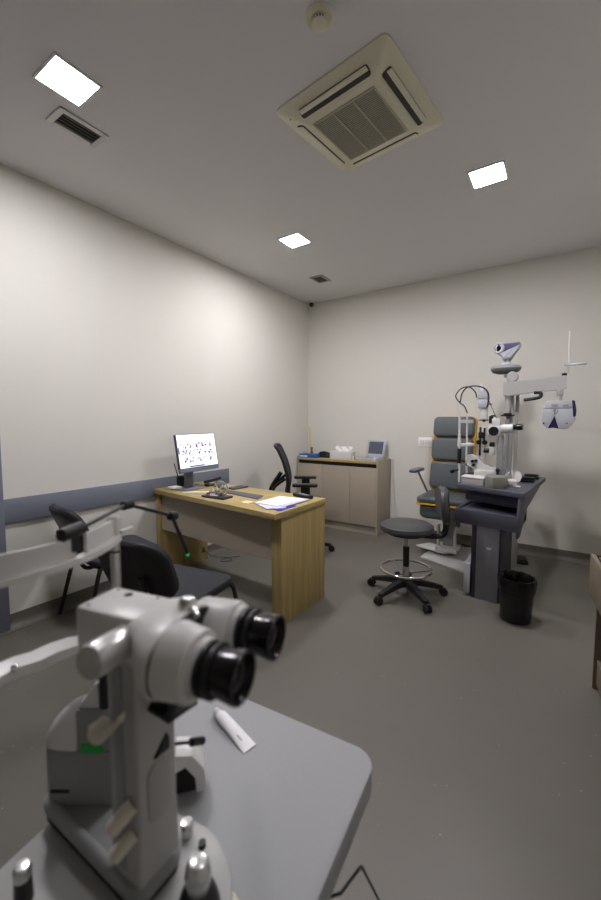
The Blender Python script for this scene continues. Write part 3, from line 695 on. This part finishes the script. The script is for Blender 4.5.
P2('lamp_housing', LAVG, lambda q: (q.prism([(2.232, 1.484), (2.305, 1.482), (2.307, 1.535), (2.296, 1.545), (2.24, 1.56), (2.230, 1.55)], SY-.035, SY+.035, .006, frame_mx((0, 0, 0), (1, 0, 0), (0, 0, 1)) @ Mx.Translation((0, 0, -2*SY))), q.box((2.270, SY, 1.444), (.072, .066, .072), .008)))
P2('lamp_cap', WHITE, lambda q: q.cyl((2.255, SY, 1.55), (2.245, SY, 1.605), .016, .012, b=.003))
P2('tie_rod', SILVER, lambda q: (q.cyl((2.25, SY+.02, 1.60), (2.372, SY, 1.325), .004, n=8), q.box((2.32, SY+.01, 1.44), (.03, .015, .012), .003)))
P2('microscope', LGREY, lambda q: (q.prism(rrect(.10, .085, .02, 5, 2.366, 1.225), -SY-.04, -SY+.04, .012, frame_mx((0, 0, 0), (1, 0, 0), (0, 0, 1))), q.prism(rrect(.06, .07, .012, 4, 2.372, 1.292), -SY-.03, -SY+.03, .006, frame_mx((0, 0, 0), (1, 0, 0), (0, 0, 1)))))
P2('magnifier_knob', BLACK, lambda q: (q.cyl((2.360, SY-.04, 1.225), (2.360, SY-.062, 1.225), .036, b=.004)))
P2('camera_block', BLACK, lambda q: (q.box((2.333, SY, 1.315), (.028, .04, .06), .004), q.cyl((2.345, SY, 1.34), (2.345, SY, 1.352), .015)))
for s in (-1, 1):
    e = P2('ocular_tube', LGREY, lambda q: (q.axis((2.405, SY+s*.032, 1.243), (2.495, SY+s*.032, 1.246), [(0, 0), (.026, 0), (.036, .012), (.036, .086), (.03, .09), (0, .09)])))
    q = MB(); q.axis((2.495, SY+s*.032, 1.256), (2.557, SY+s*.032, 1.260), [(0, 0), (.02, 0), (.021, .02), (.026, .022), (.026, .045), (.023, .062), (0, .060)]); q.bm.transform(s2.matrix_basis.inverted()); q.build('eyepiece', EYEP, e)
P2('column', LGREYD, lambda q: (q.prism([(2.383, .90), (2.432, .87), (2.425, 1.19), (2.388, 1.19)], -SY-.03, -SY+.03, .006, frame_mx((0, 0, 0), (1, 0, 0), (0, 0, 1)))))
P2('applanation_block', WHITE, lambda q: (q.box((2.350, SY-.03, 1.068), (.033, .04, .065), .004)))
P2('applanation_cap', BLACK, lambda q: (q.box((2.350, SY-.03, 1.118), (.035, .042, .036), .004), q.cyl((2.29, SY-.03, 1.067), (2.333, SY-.03, 1.067), .019, b=.003)))
for x, z in ((2.212, .978), (2.238, .983), (2.22, .946)):
    P2('focus_knob', BLACK, lambda q: q.cyl((x, SY-.035, z), (x, SY-.06, z), .012, b=.002))
P2('joystick', BLACK, lambda q: (q.cyl((2.40, SY-.06, UT+.04), (2.40, SY-.06, UT+.10), .009), q.sph((2.40, SY-.06, UT+.11), .016)))
# head rest
hr = P2('head_rest_post', LGREY, lambda q: (q.tube([(2.134, SY-.15, UT+.002), (2.131, SY-.15, .96), (2.127, SY-.15, 1.19), (2.123, SY-.15, 1.325), (2.112, SY-.15, 1.40), (2.10, SY-.15, 1.455)], .008), q.cyl((2.128, SY-.15, 1.10), (2.127, SY-.15, 1.20), .016, .011)))
P2('head_rest_post', LGREY, lambda q: q.tube([(2.138, SY+.15, UT+.002), (2.128, SY+.15, .93), (2.125, SY+.15, 1.18), (2.122, SY+.15, 1.35), (2.10, SY+.15, 1.41), (2.075, SY+.15, 1.46)], .008))
def arc(x0, z, dx, n=9): return [(x0+dx*sin(pi*k/(n-1)), SY-.15+.30*k/(n-1), z) for k in range(n)]
P2('forehead_band', WHITE, lambda q: q.sweep([(-.004, -.014), (.004, -.014), (.004, .014), (-.004, .014)], arc(2.125, 1.302, .07)))
P2('chin_rest', WHITE, lambda q: (q.sweep([(-.012, -.010), (.012, -.012), (.012, .006), (-.012, .012)], arc(2.128, 1.112, .075))))
P2('grip', BLACK, lambda q: q.cyl((2.131, SY-.15, .965), (2.130, SY-.15, 1.085), .016, b=.003))
P2('height_knob', BLACK, lambda q: (q.cyl((2.065, SY-.15, .895), (2.10, SY-.15, .905), .018, b=.003), q.cyl((2.10, SY-.15, .905), (2.131, SY-.15, .915), .008)))
P2('height_knob', BLACK, lambda q: q.cyl((2.128, SY+.15, .93), (2.17, SY+.12, .93), .014, b=.003))
P2('lamp_cable', BLACK, lambda q: (q.tube([(2.152, SY, 1.37), (2.127, SY, 1.426), (2.091, SY, 1.457), (2.056, SY, 1.515), (2.10, SY, 1.575), (2.158, SY, 1.584), (2.204, SY, 1.546), (2.222, SY-.01, 1.495)], .005, 8), q.tube([(2.097, SY-.02, 1.46), (2.112, SY-.02, 1.537), (2.158, SY-.03, 1.582), (2.237, SY-.04, 1.583), (2.294, SY-.04, 1.554), (2.316, SY-.04, 1.493), (2.305, SY-.04, 1.416)], .0055, 8)))
P2('rail_base', BLACK, lambda q: (q.box((2.19, SY, UT+.055), (.05, .10, .02), .003)))

# things on the exam unit
def boxy(name, label, cat, pts, z0, z1, m_, b=.002):
    cx = sum(p[0] for p in pts)/len(pts); cy = sum(p[1] for p in pts)/len(pts)
    return tag(MB().prism(pts, z0, z1, b).build(name, m_, loc=(cx, cy, z0)), label, cat)
wb = thing('white_case', 'white flat case at the front left of the exam unit worktop', 'case', (2.25, 3.27, UT))
MB().prism([(2.168, 3.215), (2.335, 3.165), (2.335, 3.335), (2.17, 3.365)], UT, UT+.055, .004).build('box', UGREY, wb, True)
MB().prism([(2.165, 3.212), (2.337, 3.162), (2.337, 3.337), (2.168, 3.367)], UT+.0555, UT+.064, .002).build('lid', WHITE, wb, True)
boxy('document_box', 'olive grey angular box on the front of the exam unit worktop', 'box', [(2.343, 3.165), (2.407, 3.105), (2.482, 3.16), (2.482, 3.30), (2.343, 3.30)], UT, UT+.082, OLIVE, .003)
bw = thing('white_dish', 'small white rounded dish beside the olive grey box', 'dish', (2.508, 3.34, UT))
MB().lathe([(0, 0), (.034, 0), (.042, .015), (.038, .04), (.024, .052), (0, .055)]).build('bowl', WHITE, bw)
MB().box((.035, -.03, .004), (.05, .02, .006), .002).build('tag', PAPER, bw)
m = MB(); rg = []
for (y, z, w) in ((3.58, .002, .055), (3.62, .03, .065), (3.66, .060, .05), (3.70, .066, .035), (3.74, .04, .05), (3.78, .005, .05)):
    rg.append([(2.50-w+.2*w*k, y+.012*sin(k*1.3), UT+z+.008*sin(k*2.1)+.009) for k in range(10)]+[(2.50-w+.2*w*k, y+.012*sin(k*1.3), UT+z+.008*sin(k*2.1)+.0065) for k in range(9, -1, -1)])
tag(m.loft(rg).build('tissue', PAPER, loc=(2.50, 3.68, UT)), 'crumpled white tissue on the exam unit worktop', 'tissue')
for i, (x, y, rz, s) in enumerate(((2.588, 3.64, 8, 'black case with rounded ends nearer the front of the worktop'), (2.605, 3.86, -6, 'black case with rounded ends at the far side of the worktop'))):
    t = thing('eyeglass_case', s, 'case', (x, y, UT), radians(rz), 'black cases on the worktop')
    MB().prism(rrect(.115, .06, .028, 6), 0, .022, .008).build('body', BLACK, t)
    MB().prism(rrect(.115, .06, .028, 6), .0225, .040, .010).build('lid', BLACK, t)
for i, (x, y, s) in enumerate(((2.452, 3.52, 'small clear bottle left of its pair behind the olive box'), (2.474, 3.56, 'small clear bottle right of its pair behind the olive box'))):
    t = thing('dropper_bottle', s, 'bottle', (x, y, UT), 0, 'small bottles on the worktop')
    MB().cyl((0, 0, 0), (0, 0, .07), .014, b=.003).build('body', WHITEG, t); MB().cyl((0, 0, .07), (0, 0, .11), .007, .004).build('cap', LAVG, t)
fp = thing('foot_pedal', 'small black foot pedal on the floor behind the exam unit', 'pedal', (2.545, 4.06, 0), radians(10))
MB().prism(rrect(.10, .15, .03), 0, .03, .008).build('base', BLACK, fp); MB().box((0, -.01, .042), (.07, .10, .016), .006, Mx.Rotation(radians(8), 4, 'X')).build('treadle', BLACKM, fp)

# ------------------------------------------------------------------ drawer chest at the right edge
dc = thing('drawer_chest', 'tan drawer chest with an open upper drawer at the right edge', 'drawer chest', (2.985, 2.315, 0), radians(6.5))
MB().box((.24, -.009, .325), (.48, .018, .65)).box((.24, -.731, .325), (.48, .018, .65)).box((.24, -.37, .640), (.48, .704, .02), .002).box((.472, -.37, .325), (.016, .70, .62)).box((.25, -.37, .025), (.44, .70, .02)).box((.24, -.37, .34), (.44, .70, .016)).build('carcass', BROWN, dc)
for zb, zt, out in ((.475, .664, .034), (.03, .15, -.012)):
    d = MB().box((-out+.009, -.37, (zb+zt)/2), (.018, .735 if out > 0 else .70, zt-zb), .002).build('drawer', TAN, dc)
    MB().box((.19-out, -.04, (zb+zt)/2-.02), (.34, .012, zt-zb-.07)).box((.19-out, -.70, (zb+zt)/2-.02), (.34, .012, zt-zb-.07)).box((.19-out, -.37, zb+.02), (.34, .65, .01)).build('drawer_box', BROWN, d)
# ------------------------------------------------------------------ foreground table and slit lamp
TT = .72
a_ = radians(12.5)
org = V((2.394, .238, 0)); EX = V((cos(a_), sin(a_), 0)); EY = V((-sin(a_), cos(a_), 0))
def W(x, y, z=0): return org+EX*x+EY*y+V((0, 0, z))
ft = thing('instrument_table', 'grey instrument table with rounded corners under the near microscope', 'table', tuple(W(.05, -.1)), a_)
LT = lambda p: (p[0]-.05, p[1]+.1)
poly = round_poly([LT(p) for p in ((-.15, .369), (.256, .317), (.168, -.35), (-.15, -.35))], (.05, .04, .06, .06))
MB().prism(poly, TT-.004, TT, .0015).build('top', TABLEG, ft).location = (0, 0, 0)
MB().prism(poly, TT-.045, TT-.004, .004).build('edge', TABLEE, ft)
MB().box((-.04, .0, .37), (.12, .10, .61), .01).box((-.04, .0, .66), (.24, .40, .03), .004).build('column', LGREYD, ft)
MB().box((-.04, .0, .04), (.34, .60, .05), .015).build('foot', LGREYD, ft)
tag(MB().tube([tuple(W(.19, .10, .672)), tuple(W(.240, .135, .6725)), tuple(W(.258, .160, .686)), tuple(W(.261, .167, .684)), tuple(W(.261, .317, .446)), tuple(W(.261, .40, .31)), tuple(W(.26, .45, .14)), tuple(W(.25, .46, .006))], .0020, 8, 1).build('hanging_cord', BLACKM), 'thin black cord hanging from the edge of the grey instrument table', 'cord')
# ointment tube
tu = thing('ointment_tube', 'white squeezed ointment tube lying on the grey table', 'tube', tuple(W(-.009, .268, TT)), a_+math.atan2(-.051, .114))
rg = []
for x, w, h in ((-.042, .0085, .0085), (-.034, .0108, .0098), (-.02, .0115, .0085), (.01, .0122, .0062), (.035, .0132, .0034), (.053, .0138, .0012), (.057, .0138, .0012)):
    rg.append([(x, w*cos(2*pi*k/16), max(.0004, .010*(h/.0105)**.7*0+h+h*sin(2*pi*k/16))) for k in range(16)])
MB().loft(rg).build('body', mat('tube_white', 'fafaff', .4), tu)
MB().axis((-.057, 0, .0085), (-.042, 0, .0085), [(0, 0), (.0065, 0), (.0082, .014), (.0082, .016), (0, .016)], 16).build('cap', WHITE, tu)
m = MB()
for x, y, w, d in ((.0, .004, .035, .003), (-.005, -.001, .028, .0018), (.03, -.004, .014, .002)):
    m.box((x, y, .0138-.11*(x+.01)), (w, d, .0006), 0, Mx.Translation((x, y, .0138-.14*(x+.01))) @ Mx.Rotation(radians(9), 4, 'Y') @ Mx.Translation((-x, -y, -(.0138-.11*(x+.01)))))
m.build('print', LAVG, tu)

sl = thing('slit_lamp', 'large grey slit lamp microscope with black eyepieces on the near table', 'slit lamp', tuple(W(0, 0, TT)), a_)
def SP(nm, m_, f, parent=None, smooth=38):
    q = MB(); f(q); q.bm.transform(Mx.Translation((0, 0, -TT))); return q.build(nm, m_, parent or sl, smooth=smooth)
SP('rail_base', CREAMC, lambda q: q.prism(rrect(.295, .25, .03, 5, .003, -.075), TT+.0005, TT+.008, .002))
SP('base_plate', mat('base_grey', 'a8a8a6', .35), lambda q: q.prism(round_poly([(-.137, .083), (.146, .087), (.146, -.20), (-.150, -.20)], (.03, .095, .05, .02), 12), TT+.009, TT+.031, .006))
Rf = Mx.Translation((-.043, .020, 0)) @ Mx.Rotation(radians(-10.6), 4, 'Z')
FP = [(-.108, -.033), (.108, -.033), (.108, .033), (.06, .042), (-.108, .042)]
SP('foot_band', BLACKM, lambda q: q.prism(round_poly([(x*.97, y*.95) for x, y in FP], (.014,)*5, 6), TT+.031, TT+.041, .003, Rf))
SP('foot', LGREYD, lambda q: q.prism(round_poly(FP, (.016,)*5, 6), TT+.041, TT+.056, .004, Rf, 3))
SP('foot_rim', LGREYD, lambda q: q.tube([tuple(Rf @ V((x, y, TT+.057))) for x, y in round_poly([(x*.953, y*.86) for x, y in FP], (.014,)*5, 6)], .0072, 10, 1, True))
# column
CM = Mx.Translation((.038, .003, 0)) @ Mx.Rotation(radians(-10.6), 4, 'Z')
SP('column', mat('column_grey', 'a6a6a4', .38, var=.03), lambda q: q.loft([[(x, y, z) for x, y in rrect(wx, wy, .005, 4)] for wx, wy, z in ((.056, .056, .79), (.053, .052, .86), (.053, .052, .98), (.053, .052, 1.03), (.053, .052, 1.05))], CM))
SP('column_cover', LGREYD, lambda q: (q.prism(rrect(.017, .24, .003, 3, -.004, .915), -.0, .0025, .001, CM @ frame_mx((0, -.0255, 0), (1, 0, 0), (0, 0, 1)))))
SP('column_plate', mat('plate_grey', '9b9b99', .4), lambda q: (q.prism(rrect(.03, .07, .014, 6, .0, .885), 0, .002, .0005, CM @ frame_mx((.0262, .0, 0), (0, 1, 0), (0, 0, 1)))))
# optics head
SP('head', LGREY, lambda q: q.box((.028, -.001, 1.071), (.100, .058, .050), .005))
def sup(x, hw, hz, cz, p, n=36, yc=0.):
    r = []
    for i in range(n):
        a = 2*pi*i/n; c, s_ = cos(a), sin(a)
        r.append((x, yc+hw*math.copysign(abs(c)**(2/p), c), cz+hz*math.copysign(abs(s_)**(2/p), s_)))
    return r
SP('prism_body', LGREY, lambda q: q.loft([sup(.055, .032, .0235, 1.0705, 7), sup(.075, .041, .0285, 1.0708, 5, 36, -.003), sup(.095, .052, .0325, 1.0705, 3.2, 36, -.010), sup(.113, .056, .0352, 1.070, 2.6, 36, -.0165), sup(.1155, .0555, .0345, 1.070, 2.6, 36, -.0165)]), None, 50)
SP('body_seam', BLACKM, lambda q: q.loft([sup(.115, .0535, .0330, 1.070, 2.6, 36, -.0165), sup(.1185, .0535, .0330, 1.070, 2.6, 36, -.0165)]))
for x, y, r_ in ((.012, .014, .0052), (-.010, .020, .002), (.05, .020, .002), (-.010, -.022, .002)):
    SP('head_screw', BLACKM, lambda q: q.cyl((x, y, 1.0955), (x, y, 1.0962), r_, n=14))
for s in (-1, 1):
    y = s*.035
    e = SP('ocular_tube', LGREY, lambda q: q.axis((.1175 if s < 0 else .100, y, 1.0712 if s < 0 else 1.067), (.16, y, 1.0705), [(0, 0), (.0345, 0), (.0356, .0015), (.0328, .026), (.0315, .0305), (.0265, .0325), (.0255, .038), (0, .038)] if s < 0 else [(0, 0), (.0295, 0), (.0305, .002), (.0305, .044), (.0295, .048), (.0265, .050), (.0255, .056), (0, .056)], 40))
    SP('eyepiece_ring', RUBBER, lambda q: q.axis((.154, y, 1.071), (.17, y, 1.071), [(0, 0), (.0235, 0), (.0245, .002), (.0245, .006), (.021, .0075), (.021, .0095), (.0245, .011), (.0245, .0145), (.022, .016), (0, .016)], 40), e)
    SP('eyepiece', EYEP, lambda q: q.axis((.169, y, 1.071), (.193, y, 1.071), [(0, 0), (.0205, 0), (.0215, .003), (.0218, .012), (.0232, .020), (.0235, .024), (.0225, .0265), (.0195, .0262), (.0175, .021), (0, .020)], 40), e)
    SP('eyepiece_lens', GLASSD, lambda q: q.axis((.188, y, 1.071), (.20, y, 1.071), [(.0172, 0.0005), (.0165, .0012), (.010, .003), (0, .004)], 30), e)
SP('locking_screw', CHROME, lambda q: (q.sph((.105, .003, 1.1055), (.0105, .0105, .0095)), q.cyl((.106, .002, 1.090), (.106, .004, 1.104), .006), q.cyl((.112, .0, 1.104), (.121, -.004, 1.098), .0045)))
SP('magnification_knob', SATIN, lambda q: q.axis((.053, -.028, 1.073), (.057, -.080, 1.078), [(0, 0), (.0155, 0), (.0165, .002), (.0168, .047), (.0155, .0505), (0, .0515)], 36))
SP('filter_slot', BLACKM, lambda q: (q.prism([(.048, .010), (.055, -.012), (.096, -.020), (.106, .016)], .985, .990, .001), q.box((.072, .0, 1.010), (.03, .02, .04))))
SP('lever_cap', BLACK, lambda q: q.prism([(-.008, .926), (.010, .946), (.026, .918)], -.006, .006, .002, frame_mx((.061, 0, 0), (0, 1, 0), (0, 0, 1))))
SP('lever', BLACK, lambda q: (q.cyl((.062, .022, .918), (.066, .055, .895), .0022, n=10), q.cyl((.066, .053, .897), (.068, .075, .882), .005, b=.001)))
SP('filter_clip', CREAMK, lambda q: (q.sweep([(-.004, -.004), (.004, -.004), (.004, .004), (-.004, .004)], [(.010, -.04, .972), (.022, -.042, .966), (.04, -.042, .979), (.056, -.042, .998)]), q.cyl((.018, -.026, .968), (.018, -.046, .966), .011, .010, b=.002)))
SP('centring_knob', CREAMK, lambda q: q.axis((.050, -.026, .884), (.036, -.046, .866), [(0, 0), (.008, 0), (.0085, .026), (.007, .029), (0, .029)], 20))
SP('centring_knob', CREAMK, lambda q: q.axis((.050, -.026, .850), (.037, -.044, .834), [(0, 0), (.0075, 0), (.008, .024), (.0065, .027), (0, .027)], 20))
# illumination unit
IM = Mx.Rotation(radians(21), 4, 'Z')
IY = .055
SP('lamp_housing', LGREYD, lambda q: (q.loft([[(x, y, z) for x, y in rrect(w, .046, .010, 5, cx, IY+.023)] for w, z, cx in ((.094, .778, -.080), (.098, .79, -.080), (.100, .856, -.080))], IM)))
SP('lamp_shell', WHITEG, lambda q: (q.loft([[(x, IY+.023+hw*cos(pi*k/14), .857+hz*sin(pi*k/14)) for k in range(15)] for x, hw, hz in ((-.135, .006, .005), (-.132, .013, .016), (-.124, .019, .030), (-.112, .0225, .043), (-.098, .0235, .055), (-.083, .0235, .062))], IM)), None, 60)
SP('lamp_tower', LGREYD, lambda q: (q.box((-.056, IY+.023, .885), (.054, .046, .058), .003, IM)))
SP('lamp_fin', WHITEG, lambda q: q.prism([(-.082, .9145), (-.052, .9145), (-.053, .950), (-.058, .948)], -(IY+.030), -(IY+.004), .002, IM @ FX))
SP('fin_slot', BLACKM, lambda q: q.box((-.046, IY+.02, .94), (.010, .034, .06), .001, IM))
SP('green_label', GREEN, lambda q: q.box((-.0615, IY-.0008, .862), (.030, .003, .012), .0005, IM))
SP('housing_slot', BLACKM, lambda q: q.box((-.108, IY-.0006, .799), (.026, .002, .005), .001, IM))
# headrest
HX, PYR, PYN = -.13, .126, -.082
SP('head_rest_post', SILVER, lambda q: q.cyl((HX, PYR, TT+.001), (HX, PYR, 1.13), .0075, n=20))
SP('head_rest_post', SILVER, lambda q: q.cyl((HX, PYN, TT+.031), (HX, PYN, 1.13), .0075, n=20))
SP('post_ring', BLACK, lambda q: q.cyl((HX, PYR, 1.094), (HX, PYR, 1.097), .0082, n=20))
def band(y): return HX+.034*(1-((y-.022)/.104)**2)
ys = [PYN+(PYR-PYN)*k/24 for k in range(25)]
SP('forehead_band', WHITEG, lambda q: (q.sweep([(-.0025, -.012), (.0025, -.012), (.0025, .016), (-.0025, .016)], [(band(y), y, 1.133) for y in ys if y < .036]), q.sweep([(-.0025, -.012), (.0025, -.012), (.0025, .016), (-.0025, .016)], [(band(y), y, 1.133+.0*(y)) for y in ys if y > .042]), q.sweep([(-.008, -.004), (.008, -.004), (.008, .004), (-.008, .004)], [(band(y)+.004, y, 1.118) for y in ys]), q.cyl((HX, PYR, 1.115), (HX, PYR, 1.152), .010, b=.003), q.cyl((HX, PYN, 1.115), (HX, PYN, 1.152), .010, b=.003)))
SP('band_tab', WHITEG, lambda q: q.box((HX+.010, .140, 1.127), (.008, .026, .006), .003))
SP('chin_rest', LGREY, lambda q: (q.sweep([(-.010, -.010), (.010, -.012), (.012, .002), (-.010, .008)], [(HX-.0, PYN, .982), (HX-.02, -.065, .984), (HX-.026, -.045, .986), (HX-.028, -.026, .985), (HX-.026, -.01, .984), (HX-.026, .012, .978), (HX-.022, .035, .978), (HX-.018, .06, .974), (HX-.012, .085, .966), (HX-.004, .11, .966), (HX, PYR, .966)]), q.cyl((HX, PYR, .952), (HX, PYR, .980), .012)))
SP('chin_rest_bolt', CHROME, lambda q: q.sph((HX-.014, -.022, .989), .005))
# fixation lamp on the forehead band
fl = SP('fixation_lamp', BLACK, lambda q: (q.box((HX+.034, .030, 1.142), (.011, .012, .026), .003), q.cyl((HX+.034, .010, 1.155), (HX+.030, .048, 1.157), .009, b=.003)))
SP('lamp_arm', BLACK, lambda q: (q.cyl((HX+.030, .046, 1.157), (HX, .153, 1.165), .0030, n=10), q.cyl((HX, .153, 1.165), (HX, .26, 1.122), .0032, n=10), q.cyl((HX, .26, 1.122), (HX, .302, 1.036), .0034, .0042, n=10)), fl)
SP('lamp_joint', BLACKM, lambda q: q.cyl((HX, .143, 1.164), (HX, .164, 1.164), .0075, b=.002), fl)
SP('lamp_joint', BLACKM, lambda q: q.cyl((HX, .252, 1.123), (HX, .272, 1.119), .008, b=.002), fl)
SP('light_tip', LED, lambda q: q.sph((HX, .304, 1.032), .0036), fl)
# base controls
SP('joystick_boot', BLACK, lambda q: q.lathe([(0, TT+.031), (.024, TT+.031), (.020, TT+.045), (.013, TT+.052), (0, TT+.052)], Mx.Translation((.108, .008, 0))))
SP('joystick', SILVER, lambda q: q.lathe([(0, TT+.050), (.0125, TT+.050), (.0140, TT+.060), (.0150, TT+.068), (.0138, TT+.078), (.009, TT+.085), (0, TT+.087)], Mx.Translation((.108, .008, 0))))
SP('lock_knob', SILVER, lambda q: (q.lathe([(0, TT+.031), (.008, TT+.031), (.0085, TT+.046), (.007, TT+.051), (0, TT+.052)], Mx.Translation((.048, .064, 0)))))
SP('lock_button', BLACK, lambda q: (q.lathe([(0, TT+.031), (.005, TT+.031), (.005, TT+.037), (0, TT+.038)], Mx.Translation((.075, .060, 0)))))
SP('lock_knob', SILVER, lambda q: (q.lathe([(0, TT+.058), (.009, TT+.058), (.0095, TT+.068), (.007, TT+.073), (0, TT+.074)], Mx.Translation((-.083, -.062, 0)))))
SP('lock_stem', BLACK, lambda q: (q.lathe([(0, TT+.031), (.010, TT+.031), (.009, TT+.058), (0, TT+.058)], Mx.Translation((-.083, -.062, 0)))))
HM = Mx.Translation((-.012, .145, 0)) @ Mx.Rotation(radians(36), 4, 'Z') @ Mx.Translation((.012, -.145, 0))
SP('rail_cover', WHITEG, lambda q: q.prism([(-.045, .728), (-.045, .785), (-.030, .795), (-.005, .790), (.012, .765), (.016, .735), (.010, .728), (.0, .728), (-.002, .752), (-.016, .772), (-.034, .765), (-.036, .728)], -.165, -.125, .002, HM @ FX))
SP('rail_wheel', BLACKM, lambda q: (q.prism([(-.034, .730), (-.034, .766), (-.016, .772), (-.002, .752), (-.001, .730)], -.160, -.128, .001, HM @ FX), q.axis(HM @ V((-.018, .132, .748)), HM @ V((-.018, .124, .748)), [(0, 0), (.013, 0), (.013, .006), (.004, .007), (.004, .009), (0, .009)])))
SP('axle_knob', CREAMK, lambda q: (q.cyl((-.03, .12, .772), (-.026, .10, .772), .009, b=.002), q.cyl((-.022, .115, .742), (-.018, .095, .742), .009, b=.002)))

# ------------------------------------------------------------------ world, camera
w = bpy.data.worlds.new('world'); bpy.context.scene.world = w; w.use_nodes = True
w.node_tree.nodes['Background'].inputs[0].default_value = (.5, .5, .5, 1); w.node_tree.nodes['Background'].inputs[1].default_value = .05
cd = bpy.data.cameras.new('camera'); co = bpy.data.objects.new('camera', cd); C.objects.link(co)
cd.sensor_fit = 'VERTICAL'; cd.sensor_height = 36.; cd.sensor_width = 24.; cd.lens = 388.19/900*36
cd.clip_start = .02; cd.clip_end = 50
yaw, pitch, roll = .5957, -.0732, .0004
f = V((-sin(yaw)*cos(pitch), cos(yaw)*cos(pitch), sin(pitch))); r0 = V((cos(yaw), sin(yaw), 0)); u0 = r0.cross(f)
r = r0*cos(roll)+u0*sin(roll); u = -r0*sin(roll)+u0*cos(roll)
co.matrix_world = Mx.Translation((CAMX, 0, CAMZ)) @ Mx((r, u, -f)).transposed().to_4x4()
cd.dof.use_dof = True; cd.dof.focus_distance = 2.7; cd.dof.aperture_fstop = 3.0
S = bpy.context.scene; S.camera = co
S.view_settings.view_transform = 'Standard'; S.view_settings.look = 'None'; S.view_settings.exposure = 0.; S.view_settings.gamma = 1.; S.view_settings.use_curve_mapping = False
S.cycles.use_denoising = True
S.cycles.max_bounces = 10; S.cycles.diffuse_bounces = 6
